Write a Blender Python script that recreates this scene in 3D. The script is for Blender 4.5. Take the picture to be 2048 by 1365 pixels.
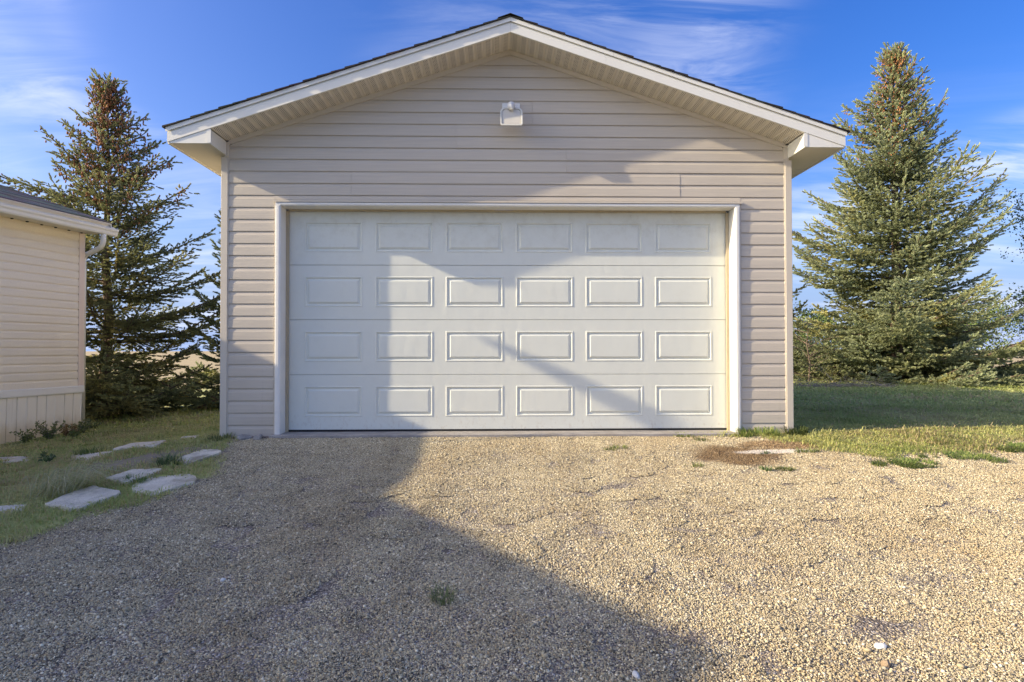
import bpy, math, random
import numpy as np
from mathutils import Matrix, Vector

for o in list(bpy.data.objects):
    bpy.data.objects.remove(o, do_unlink=True)
SC = bpy.context.scene
COL = SC.collection
SEED = 7
random.seed(SEED)

# ------------------------------------------------------------------ camera
def look_axes(yaw, pitch, roll):
    cy, sy = math.cos(yaw), math.sin(yaw); cp, sp = math.cos(pitch), math.sin(pitch)
    f = Vector((sy*cp, cy*cp, sp)); r = Vector((cy, -sy, 0)); u = r.cross(f)
    cr, sr = math.cos(roll), math.sin(roll)
    return r*cr + u*sr, u*cr - r*sr, f
cam_d = bpy.data.cameras.new('camera')
cam = bpy.data.objects.new('camera', cam_d); COL.objects.link(cam)
r_, u_, f_ = look_axes(0.02262, 0.01458, -0.0013)
cam.matrix_world = Matrix(((r_.x, u_.x, -f_.x, -0.1268), (r_.y, u_.y, -f_.y, -6.5205),
                           (r_.z, u_.z, -f_.z, 0.8846), (0, 0, 0, 1)))
cam_d.sensor_width = 36; cam_d.lens = 21.094
cam_d.clip_start = 0.05; cam_d.clip_end = 2000
SC.camera = cam

# ------------------------------------------------------------------ sun, sky, exposure
SUN_DIR = Vector((5.6, 1.0, -2.5)).normalized()          # the way the light travels
SUN_EL = math.asin(-SUN_DIR.z)
SUN_AZ = math.atan2(-SUN_DIR.x, -SUN_DIR.y)
sun_d = bpy.data.lights.new('sun', 'SUN'); sun_d.energy = 2.5; sun_d.angle = math.radians(0.55)
sun_d.color = (1.0, 0.84, 0.60)
sun = bpy.data.objects.new('sun', sun_d); COL.objects.link(sun)
sun.rotation_euler = (-SUN_DIR).to_track_quat('Z', 'Y').to_euler()
sun.location = (-30, -6, 20)

SKY_STRENGTH = 0.15
world = bpy.data.worlds.new('World'); SC.world = world; world.use_nodes = True
def build_world():
    nt = world.node_tree; N = nt.nodes; L = nt.links
    for n in list(N): N.remove(n)
    out = N.new('ShaderNodeOutputWorld'); bg = N.new('ShaderNodeBackground')
    bg.inputs['Strength'].default_value = SKY_STRENGTH
    sky = N.new('ShaderNodeTexSky'); sky.sky_type = 'NISHITA'; sky.sun_disc = False
    sky.sun_elevation = SUN_EL; sky.sun_rotation = SUN_AZ % (2*math.pi)
    sky.altitude = 650; sky.air_density = 1.0; sky.dust_density = 5.0; sky.ozone_density = 3.0
    hs = N.new('ShaderNodeHueSaturation'); hs.inputs['Hue'].default_value = 0.519
    hs.inputs['Saturation'].default_value = 1.36; hs.inputs['Value'].default_value = 0.585
    L.new(sky.outputs[0], hs.inputs['Color'])
    tc = N.new('ShaderNodeTexCoord')
    sep = N.new('ShaderNodeSeparateXYZ'); L.new(tc.outputs['Generated'], sep.inputs[0])
    def math_(op, a, b=None, clamp=False):
        m = N.new('ShaderNodeMath'); m.operation = op; m.use_clamp = clamp
        for i, v in enumerate((a, b)):
            if v is None: continue
            if isinstance(v, (int, float)): m.inputs[i].default_value = v
            else: L.new(v, m.inputs[i])
        return m.outputs[0]
    zc = math_('MAXIMUM', sep.outputs['Z'], 0.0)
    zz = math_('ADD', zc, 0.12)
    px = math_('DIVIDE', sep.outputs['X'], zz); py = math_('DIVIDE', sep.outputs['Y'], zz)
    comb = N.new('ShaderNodeCombineXYZ'); L.new(px, comb.inputs[0]); L.new(py, comb.inputs[1])
    # thin cirrus laid out on a plane high above: broad veils times drawn-out fibres
    def noise(scale, detail, rough, dist, rot, sc, loc):
        mp = N.new('ShaderNodeMapping'); mp.vector_type = 'POINT'
        mp.inputs['Rotation'].default_value = (0, 0, rot); mp.inputs['Scale'].default_value = sc
        mp.inputs['Location'].default_value = loc
        L.new(comb.outputs[0], mp.inputs[0])
        n = N.new('ShaderNodeTexNoise'); n.inputs['Scale'].default_value = scale
        n.inputs['Detail'].default_value = detail; n.inputs['Roughness'].default_value = rough
        n.inputs['Distortion'].default_value = dist
        L.new(mp.outputs[0], n.inputs['Vector']); return n.outputs['Fac']
    def ramp(v, a, b):
        m = N.new('ShaderNodeMapRange'); m.interpolation_type = 'SMOOTHSTEP'
        m.inputs['From Min'].default_value = a; m.inputs['From Max'].default_value = b
        L.new(v, m.inputs['Value']); return m.outputs[0]
    veil = ramp(noise(0.85, 3, 0.5, 0.6, 0.5, (1.0, 0.7, 1), CLOUD_LOC), 0.41, 0.76)
    fib = ramp(noise(3.6, 9, 0.62, 1.2, 0.62, (0.38, 1.5, 1), (2.0, 1.0, 0)), 0.30, 0.72)
    c = math_('MULTIPLY', veil, fib)
    low = ramp(noise(1.1, 6, 0.6, 0.8, 0.1, (0.5, 1.6, 1), (9.0, 3.3, 0)), 0.42, 0.75)
    hz = N.new('ShaderNodeMapRange'); hz.inputs['From Min'].default_value = 0.40; hz.inputs['From Max'].default_value = 0.08
    hz.interpolation_type = 'SMOOTHSTEP'
    L.new(sep.outputs['Z'], hz.inputs['Value'])
    low = math_('MULTIPLY', low, hz.outputs[0])
    c = math_('MAXIMUM', c, math_('MULTIPLY', low, 0.8))
    c = math_("MULTIPLY", c, 0.8, True)
    # pale air along the horizon, all the way round
    air = N.new('ShaderNodeMapRange'); air.interpolation_type = 'SMOOTHERSTEP'
    air.inputs['From Min'].default_value = 0.36; air.inputs['From Max'].default_value = -0.12
    L.new(sep.outputs['Z'], air.inputs['Value'])
    amix = N.new('ShaderNodeMix'); amix.data_type = 'RGBA'
    L.new(math_('MULTIPLY', air.outputs[0], 1.1, True), amix.inputs['Factor']); L.new(hs.outputs[0], amix.inputs['A'])
    amix.inputs['B'].default_value = (0.88, 1.22, 2.10, 1)
    mix = N.new('ShaderNodeMix'); mix.data_type = 'RGBA'
    L.new(c, mix.inputs['Factor']); L.new(amix.outputs['Result'], mix.inputs['A'])
    mix.inputs['B'].default_value = (2.4, 2.5, 2.9, 1)
    L.new(mix.outputs['Result'], bg.inputs['Color'])
    L.new(bg.outputs[0], out.inputs['Surface'])
CLOUD_LOC = (3.1, 0.4, 0.0)
build_world()
SC.view_settings.view_transform = 'Standard'; SC.view_settings.look = 'None'
SC.view_settings.gamma = 1.0; SC.view_settings.use_curve_mapping = False
SC.view_settings.exposure = 1.62
SC.render.engine = 'CYCLES'
SC.cycles.max_bounces = 8; SC.cycles.diffuse_bounces = 4; SC.cycles.transparent_max_bounces = 8

# ------------------------------------------------------------------ helpers
def tag(o, label=None, cat=None, group=None, kind=None):
    if label: o['label'] = label
    if cat: o['category'] = cat
    if group: o['group'] = group
    if kind: o['kind'] = kind
    return o
def thing(name, label, cat, loc=(0, 0, 0), rz=0.0, group=None):
    o = bpy.data.objects.new(name, None); COL.objects.link(o)
    o.empty_display_size = 0.2; o.location = loc; o.rotation_euler = (0, 0, rz)
    return tag(o, label, cat, group)
def link(name, me, parent=None, loc=None):
    o = bpy.data.objects.new(name, me); COL.objects.link(o)
    if parent: o.parent = parent
    if loc: o.location = loc
    return o
class MB:
    """collects simple shapes and links them as one mesh object"""
    def __init__(s): s.v = []; s.f = []
    def quad(s, a, b, c, d):
        n = len(s.v); s.v += [a, b, c, d]; s.f.append((n, n+1, n+2, n+3))
    def box(s, x0, x1, y0, y1, z0, z1):
        n = len(s.v)
        s.v += [(x0,y0,z0),(x1,y0,z0),(x1,y1,z0),(x0,y1,z0),(x0,y0,z1),(x1,y0,z1),(x1,y1,z1),(x0,y1,z1)]
        s.f += [tuple(n+i for i in q) for q in ((0,3,2,1),(4,5,6,7),(0,1,5,4),(1,2,6,5),(2,3,7,6),(3,0,4,7))]
        return s
    def loft(s, rings, cap=True, closed=True):
        n = len(s.v); k = len(rings[0])
        for r in rings: s.v += [tuple(p) for p in r]
        for i in range(len(rings)-1):
            for j in range(k if closed else k-1):
                a = n+i*k+j; b = n+i*k+(j+1) % k
                s.f.append((a, b, b+k, a+k))
        if cap and closed:
            s.f.append(tuple(n+j for j in range(k))[::-1]); s.f.append(tuple(n+(len(rings)-1)*k+j for j in range(k)))
        return s
    def tube(s, pts, rad, seg=8, flat=1.0, ref=None):
        pts = [Vector(p) for p in pts]; rings = []
        for i, p in enumerate(pts):
            d = (pts[min(i+1, len(pts)-1)] - pts[max(i-1, 0)]).normalized()
            up = Vector(ref) if ref else (Vector((0, 0, 1)) if abs(d.z) < .95 else Vector((1, 0, 0)))
            a = d.cross(up).normalized(); b = d.cross(a)
            r = rad[i] if isinstance(rad, (list, tuple)) else rad
            rings.append([p + a*(r*math.cos(t)) + b*(r*flat*math.sin(t)) for t in [2*math.pi*j/seg for j in range(seg)]])
        return s.loft(rings)
    def mesh(s, name, mat):
        me = bpy.data.meshes.new(name); me.from_pydata([tuple(p) for p in s.v], [], s.f)
        if mat: me.materials.append(mat)
        me.validate(); 
        import bmesh
        bm = bmesh.new(); bm.from_mesh(me); bmesh.ops.recalc_face_normals(bm, faces=bm.faces[:]); bm.to_mesh(me); bm.free()
        return me
    def build(s, name, mat, parent=None, loc=None, bevel=0.0, smooth=False):
        me = s.mesh(name, mat)
        o = link(name, me, parent, loc)
        if bevel:
            m = o.modifiers.new('bevel', 'BEVEL'); m.width = bevel; m.segments = 2; m.limit_method = 'ANGLE'
        if smooth:
            me.polygons.foreach_set('use_smooth', [True]*len(me.polygons))
        return o
def np_mesh(name, V, F, mat, col=None, smooth=False):
    """V (n,3), F (m,3 or 4) arrays, col (n,3) vertex colours"""
    me = bpy.data.meshes.new(name)
    V = np.ascontiguousarray(V, dtype=np.float32); F = np.ascontiguousarray(F, dtype=np.int32); k = F.shape[1]
    me.vertices.add(len(V)); me.vertices.foreach_set('co', V.ravel())
    me.loops.add(F.size); me.loops.foreach_set('vertex_index', F.ravel())
    me.polygons.add(len(F)); me.polygons.foreach_set('loop_start', np.arange(0, F.size, k, dtype=np.int32))
    if smooth: me.polygons.foreach_set('use_smooth', np.ones(len(F), dtype=bool))
    me.update(calc_edges=True)
    if col is not None:
        a = me.color_attributes.new('col', 'FLOAT_COLOR', 'POINT')
        c4 = np.ones((len(V), 4), dtype=np.float32); c4[:, :3] = col
        a.data.foreach_set('color', c4.ravel())
    if mat: me.materials.append(mat)
    return me

# ------------------------------------------------------------------ materials
class NT:
    def __init__(s, name):
        s.m = bpy.data.materials.new(name); s.m.use_nodes = True; s.t = s.m.node_tree
        s.N = s.t.nodes; s.L = s.t.links; s.b = s.N['Principled BSDF']
    def node(s, kind, **kw):
        n = s.N.new(kind)
        for k, v in kw.items():
            if hasattr(n, k) and k not in ('Scale', 'Detail'): setattr(n, k, v)
        return n
    def put(s, sock, v):
        if isinstance(v, bpy.types.NodeSocket): s.L.new(v, sock)
        else: sock.default_value = v
    def coord(s, which='Object', scale=(1, 1, 1), loc=(0, 0, 0), rot=(0, 0, 0)):
        if which == 'World':
            src = s.N.new('ShaderNodeNewGeometry').outputs['Position']
        else: src = s.N.new('ShaderNodeTexCoord').outputs[which]
        mp = s.N.new('ShaderNodeMapping'); mp.inputs['Scale'].default_value = scale
        mp.inputs['Location'].default_value = loc; mp.inputs['Rotation'].default_value = rot
        s.L.new(src, mp.inputs[0]); return mp.outputs[0]
    def noise(s, vec, scale=5, detail=4, rough=.55, dist=0, out='Fac'):
        n = s.N.new('ShaderNodeTexNoise'); s.L.new(vec, n.inputs['Vector'])
        n.inputs['Scale'].default_value = scale; n.inputs['Detail'].default_value = detail
        n.inputs['Roughness'].default_value = rough; n.inputs['Distortion'].default_value = dist
        return n.outputs[out]
    def voro(s, vec, scale=5, feature='F1', out='Distance', rnd=1.0):
        n = s.N.new('ShaderNodeTexVoronoi'); n.feature = feature; s.L.new(vec, n.inputs['Vector'])
        n.inputs['Scale'].default_value = scale; n.inputs['Randomness'].default_value = rnd
        return n.outputs[out]
    def ramp(s, v, a, b, lo=0., hi=1., smooth=True):
        m = s.N.new('ShaderNodeMapRange')
        if smooth: m.interpolation_type = 'SMOOTHSTEP'
        m.inputs['From Min'].default_value = a; m.inputs['From Max'].default_value = b
        m.inputs['To Min'].default_value = lo; m.inputs['To Max'].default_value = hi
        s.L.new(v, m.inputs['Value']); return m.outputs[0]
    def math(s, op, a, b=0.0, clamp=False):
        m = s.N.new('ShaderNodeMath'); m.operation = op; m.use_clamp = clamp
        s.put(m.inputs[0], a); s.put(m.inputs[1], b); return m.outputs[0]
    def mix(s, f, a, b, blend='MIX'):
        m = s.N.new('ShaderNodeMix'); m.data_type = 'RGBA'; m.blend_type = blend
        for sock, v in ((m.inputs['Factor'], f), (m.inputs['A'], a), (m.inputs['B'], b)):
            if isinstance(v, tuple) and len(v) == 3: v = v + (1,)
            s.put(sock, v)
        return m.outputs['Result']
    def bump(s, h, strength=.3, dist=.01):
        n = s.N.new('ShaderNodeBump'); n.inputs['Strength'].default_value = strength
        n.inputs['Distance'].default_value = dist; s.L.new(h, n.inputs['Height'])
        s.L.new(n.outputs[0], s.b.inputs['Normal'])
    def done(s, color, rough=.6, spec=.4):
        if isinstance(color, tuple) and len(color) == 3: color = color + (1,)
        s.put(s.b.inputs['Base Color'], color); s.put(s.b.inputs['Roughness'], rough)
        s.b.inputs['Specular IOR Level'].default_value = spec
        return s.m
def attr(t, name='col'):
    n = t.N.new('ShaderNodeAttribute'); n.attribute_name = name; return n.outputs['Color']

def vinyl(name, base, dirt=(.30, .24, .17), grain_axis=(1.2, 60, 60), rough=.45, streak=.35):
    t = NT(name)
    g = t.noise(t.coord('World', grain_axis), 1.6, 3, .6)
    info = t.N.new('ShaderNodeObjectInfo')
    big = t.noise(t.coord('World'), .9, 4, .6)
    base2 = tuple(c*.93 for c in base)
    c = t.mix(t.ramp(g, .35, .65), base2, base)
    c = t.mix(t.ramp(info.outputs['Random'], 0, 1, 0, .14), c, tuple(x*.80 for x in base))
    c = t.mix(t.ramp(big, .5, .8, 0, .22), c, dirt)
    run = t.noise(t.coord('World', (34, 34, .55)), 1.0, 4, .6)
    low = t.N.new('ShaderNodeSeparateXYZ'); t.L.new(t.N.new('ShaderNodeNewGeometry').outputs['Position'], low.inputs[0])
    fall = t.ramp(low.outputs['Z'], 1.4, -.1, 0, 1)
    c = t.mix(t.math('MULTIPLY', t.ramp(run, .56, .76, 0, streak), fall), c, dirt)
    wav = t.noise(t.coord('World', (1.3, 1.3, 5)), 1.0, 3, .5)
    t.bump(t.math('ADD', t.math('MULTIPLY', g, .06), t.math('MULTIPLY', wav, 2.0)), .35, .010)
    return t.done(c, rough, .35)
def paint(name, base, dirt=(.42, .35, .24), amount=.25, rough=.42, bump=0.05, scale=2.2):
    t = NT(name)
    n = t.noise(t.coord('World'), scale, 6, .65)
    n2 = t.noise(t.coord('World', (20, 20, 1.2)), 1.0, 4, .6)
    f = t.math('MULTIPLY', t.ramp(n, .42, .8, 0, 1), t.ramp(n2, .4, .75, .3, 1))
    c = t.mix(t.math('MULTIPLY', f, amount), base, dirt)
    t.bump(t.noise(t.coord('World'), 120, 3, .6), bump, .002)
    return t.done(c, rough, .4)

M = {}
M['siding'] = vinyl('taupe vinyl siding', (.60, .535, .435), (.36, .295, .21))
M['corner'] = paint('taupe vinyl trim', (.62, .555, .45), (.38, .31, .22), .2)
M['house_siding'] = vinyl('peach vinyl siding', (.88, .795, .63), (.62, .52, .38), rough=.5, streak=.1)
M['house_trim'] = paint('peach vinyl trim', (.80, .66, .53), (.5, .4, .3), .15)
M['white'] = paint('white metal trim', (.82, .80, .71), (.54, .48, .37), .22, .38)
M['casing'] = paint('white door casing', (.82, .80, .73), (.55, .45, .30), .35, .4, scale=4)
M['soffit_plain'] = paint('beige soffit', (.78, .72, .61), (.46, .39, .30), .15)
M['rubber'] = paint('tan weather seal', (.50, .42, .28), (.14, .11, .07), .6, .7)
M['black_rubber'] = paint('black bottom seal', (.02, .02, .02), (.06, .05, .04), .5, .8)
def door_mat():
    t = NT('off white embossed steel')
    # fine stucco embossing with faint oil-canning and grime towards the top
    st = t.noise(t.coord('World'), 170, 3, .6)
    can = t.noise(t.coord('World', (7, 1, 3)), 1.3, 2, .5)
    gr = t.noise(t.coord('World', (1, 1, 1)), 5.5, 7, .68)
    spot = t.noise(t.coord('World', (26, 26, 14)), 1.2, 5, .7)
    sp = t.N.new('ShaderNodeSeparateXYZ'); t.L.new(t.N.new('ShaderNodeNewGeometry').outputs['Position'], sp.inputs[0])
    top = t.ramp(sp.outputs['Z'], 1.75, 2.35)
    bot = t.ramp(sp.outputs['Z'], .28, 0.0)
    c = t.mix(t.math('MULTIPLY', t.ramp(gr, .42, .75), t.math('ADD', t.math('MULTIPLY', top, .32), .10)), (.72, .735, .65), (.52, .50, .39))
    c = t.mix(t.math('MULTIPLY', t.ramp(spot, .55, .8), t.math('MULTIPLY', top, .28)), c, (.36, .33, .27))
    c = t.mix(t.math('MULTIPLY', t.ramp(spot, .5, .75), t.math('MULTIPLY', bot, .4)), c, (.45, .36, .25))
    h = t.math('ADD', t.math('MULTIPLY', st, .25), t.math('MULTIPLY', can, 2.2))
    t.bump(h, .22, .006)
    return t.done(c, .42, .4)
M['door'] = door_mat()
def soffit_mat():
    t = NT('vented beige soffit')
    sx = t.coord('Object', (46, 46, 46), rot=(0, 0, math.radians(45)))
    vn = t.N.new('ShaderNodeTexVoronoi'); vn.voronoi_dimensions = '2D'; vn.inputs['Scale'].default_value = 1.0; vn.inputs['Randomness'].default_value = 0.0
    t.L.new(sx, vn.inputs['Vector']); v = vn.outputs['Distance']
    hole = t.ramp(v, .34, .24, 0, 1)
    sp = t.N.new('ShaderNodeSeparateXYZ'); t.L.new(t.N.new('ShaderNodeTexCoord').outputs['Object'], sp.inputs[0])
    inx = t.ramp(t.math('ABSOLUTE', sp.outputs['X']), .030, .027)
    n = t.noise(t.coord('World'), 3, 4)
    c = t.mix(t.ramp(n, .4, .8, 0, .25), (.80, .74, .62), (.58, .5, .39))
    c = t.mix(t.math('MULTIPLY', hole, inx), c, (.10, .085, .065))
    return t.done(c, .5, .3)
M['soffit'] = soffit_mat()
def shingle_mat(name, a, b):
    t = NT(name)
    n = t.noise(t.coord('World'), 190, 3, .7); m = t.noise(t.coord('World'), 2.5, 5, .6)
    tab = t.voro(t.coord('World', (3.2, 3.2, 7)), 1.0, 'F1', 'Color', 1.0)
    c = t.mix(t.ramp(n, .3, .7), a, b); c = t.mix(t.ramp(m, .4, .75, 0, .5), c, tuple(x*.6 for x in a))
    info = t.N.new('ShaderNodeObjectInfo'); c = t.mix(.25, c, tab, 'SOFT_LIGHT'); c = t.mix(t.ramp(info.outputs['Random'], 0, 1, 0, .7), c, tuple(x*.45 for x in a))
    t.bump(n, .5, .004); return t.done(c, .9, .2)
M['shingle'] = shingle_mat('dark asphalt shingle', (.035, .032, .032), (.085, .078, .075))
M['house_shingle'] = shingle_mat('grey asphalt shingle', (.10, .10, .095), (.30, .295, .28))
def concrete(name, a, b, moss=0.0):
    t = NT(name)
    n = t.noise(t.coord('World'), 7, 7, .65); f = t.noise(t.coord('World'), 90, 3, .7)
    v = t.voro(t.coord('World'), 60, 'F1', 'Distance')
    c = t.mix(t.ramp(n, .3, .75), a, b)
    c = t.mix(t.ramp(v, .26, .12, 0, .6), c, (.09, .08, .065))
    c = t.mix(t.ramp(f, .55, .8, 0, .5), c, tuple(x*.55 for x in a))
    if moss: c = t.mix(t.ramp(t.noise(t.coord('World'), 3.3, 5, .6), .5, .7, 0, moss), c, (.17, .14, .085))
    t.bump(t.math('ADD', t.math('MULTIPLY', f, .5), n), .5, .008); return t.done(c, .9, .2)
M['slab'] = concrete('weathered concrete slab', (.56, .52, .42), (.78, .72, .58), .65)
M['foundation'] = concrete('grey concrete', (.30, .28, .26), (.42, .39, .35), .3)
M['dark_concrete'] = concrete('damp dark concrete', (.10, .10, .10), (.17, .16, .155))
def skirt_mat():
    t = NT('cream skirting')
    sp = t.N.new('ShaderNodeSeparateXYZ'); t.L.new(t.N.new('ShaderNodeNewGeometry').outputs['Position'], sp.inputs[0])
    n = t.noise(t.coord('World', (6, 6, 3)), 1.6, 5, .65)
    edge = t.math('ADD', sp.outputs['Z'], t.math('MULTIPLY', n, .28))
    f = t.ramp(edge, .06, -.24, 0, .75)
    c = t.mix(f, (.88, .83, .70), (.56, .45, .28))
    st = t.noise(t.coord('World', (30, 30, .8)), 1.0, 4)
    c = t.mix(t.ramp(st, .55, .8, 0, .3), c, (.42, .31, .19))
    return t.done(c, .5, .3)
M['skirt'] = skirt_mat()
def leafy(name, sub=.0, rough=.6, tint=(1, 1, 1)):
    t = NT(name); c = attr(t)
    c = t.mix(1.0, c, tint, 'MULTIPLY')
    m = t.done(c, rough, .25)
    tr = t.N.new('ShaderNodeBsdfTranslucent'); t.L.new(c, tr.inputs['Color'])
    mx = t.N.new('ShaderNodeMixShader'); mx.inputs[0].default_value = sub
    out = t.N['Material Output']
    t.L.new(t.b.outputs[0], mx.inputs[1]); t.L.new(tr.outputs[0], mx.inputs[2]); t.L.new(mx.outputs[0], out.inputs['Surface'])
    return m
M['needle'] = leafy('spruce needles', .38, .55)
M['leaf'] = leafy('broad leaves', .3, .45)
M['grass'] = leafy('grass blades', .42, .55)
M['stone_col'] = leafy('gravel stones', 0.0, .75)
def bark_mat(name, a, b):
    t = NT(name); n = t.noise(t.coord('World', (18, 18, 4)), 1.4, 6, .65)
    t.bump(n, .6, .02); return t.done(t.mix(t.ramp(n, .3, .7), a, b), .9, .15)
M['bark'] = bark_mat('spruce bark', (.10, .075, .055), (.24, .18, .135))
M['twig'] = bark_mat('dry grey twigs', (.20, .165, .13), (.40, .34, .28))
def cone_mat():
    t = NT('brown spruce cones'); c = attr(t); return t.done(c, .7, .2)
M['cone'] = cone_mat()
def simple(name, col, rough=.5, metal=0.0, spec=.4):
    t = NT(name); n = t.noise(t.coord('World'), 30, 4, .6)
    m = t.done(t.mix(t.ramp(n, .4, .8, 0, .2), col, tuple(x*.7 for x in col)), rough, spec); t.b.inputs['Metallic'].default_value = metal
    return m
M['lamp_white'] = simple('white lamp plastic', (.78, .77, .73), .35)
M['lamp_grey'] = simple('aged grey lamp housing', (.68, .67, .60), .4)
M['reflector'] = simple('yellowed reflector', (.66, .56, .40), .4, .3)
M['pipe'] = simple('grey shadow caster metal', (.35, .35, .36), .45, .6)  # only for the added shadow caster above the house roof
M['white_stone'] = simple('white quartz stone', (.66, .65, .61), .6)
M['brown_stone'] = simple('brown field stone', (.30, .22, .14), .7)
M['grey_stone'] = concrete('rough grey stone', (.26, .25, .23), (.44, .42, .38))
def lens_mat():
    t = NT('lamp glass'); m = t.done((.84, .80, .70), .30, .4)
    t.b.inputs['Transmission Weight'].default_value = .30; t.b.inputs['IOR'].default_value = 1.3
    return m
M['lens'] = lens_mat()

# ------------------------------------------------------------------ the ground
def _sm(a, b, x):
    t = np.clip((x-a)/(b-a), 0, 1); return t*t*(3-2*t)
def vnoise(x, y, s, seed=0):
    """cheap smooth value noise, -1..1"""
    x = np.asarray(x, float)*s; y = np.asarray(y, float)*s
    xi = np.floor(x); yi = np.floor(y); fx = x-xi; fy = y-yi
    fx = fx*fx*(3-2*fx); fy = fy*fy*(3-2*fy)
    def h(i, j):
        v = np.sin(i*127.1+j*311.7+seed*74.7)*43758.5453; return v-np.floor(v)
    a = h(xi, yi)*(1-fx)+h(xi+1, yi)*fx; b = h(xi, yi+1)*(1-fx)+h(xi+1, yi+1)*fx
    return (a*(1-fy)+b*fy)*2-1
def gz(x, y):
    x = np.asarray(x, float); y = np.asarray(y, float)
    a = .62*(1-np.exp(-.19*np.maximum(0, -y))); b = .58*(1-np.exp(-.3*np.maximum(0, -x-2.9)))
    z = -.035-np.hypot(a, b)
    z = z - .35*_sm(14, 40, np.hypot(x, y))
    amp = _sm(-.2, -1.2, y) + _sm(3.4, 4.6, np.abs(x))
    amp = np.clip(amp, 0, 1)
    for c0, k in ((-.85, -.02), (.72, .05)):
        u = (x-c0-k*(y+2)**2)/.16
        z = z + _sm(-.6, -1.6, y)*(-.006*np.exp(-u*u)+.003*np.exp(-(np.abs(u)-1.7)**2*2))*_sm(-30, -8, y)
    z = z + amp*(.018*vnoise(x, y, .9, 1) + .010*vnoise(x, y, 2.3, 2) + .007*vnoise(x, y, 5, 3))
    return z
GRAVEL_EDGE_L = [(0.3, -3.15), (-.63, -2.80), (-1.34, -2.62), (-1.86, -2.64), (-2.21, -2.90), (-2.71, -3.06), (-3.6, -3.4), (-9, -4.2)]
GRAVEL_EDGE_R = [(.2, 1.85), (-.02, 2.46), (-.36, 2.52), (-.60, 3.1), (-1.0, 3.6), (-1.2, 3.9), (-1.15, 4.3)]
def gravel_mask(x, y):
    """1 on the gravel drive, 0 on turf"""
    x = np.asarray(x, float); y = np.asarray(y, float)
    ey = np.array([p[0] for p in GRAVEL_EDGE_L])[::-1]; ex = np.array([p[1] for p in GRAVEL_EDGE_L])[::-1]
    xl = np.interp(y, ey, ex)
    w = .10*vnoise(x, y, 3.1, 5)+.06*vnoise(x, y, 8, 6)
    left = _sm(-.10, .10, x-xl+w)
    # right hand edge of the drive runs out from the garage corner
    yr = np.interp(x, [1.2, 2.0, 2.55, 3.1, 3.7, 4.4, 5.1, 5.8, 9], [.25, .05, -.12, -.55, -.80, -.62, -.40, -.22, -.10])
    right = _sm(.26, -.26, y-yr+w*2.6+.22*vnoise(x, y, 1.7, 12)*(x > 2.9))
    right = np.where(x < 1.6, _sm(.24, .16, y), right)
    return left*right
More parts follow.
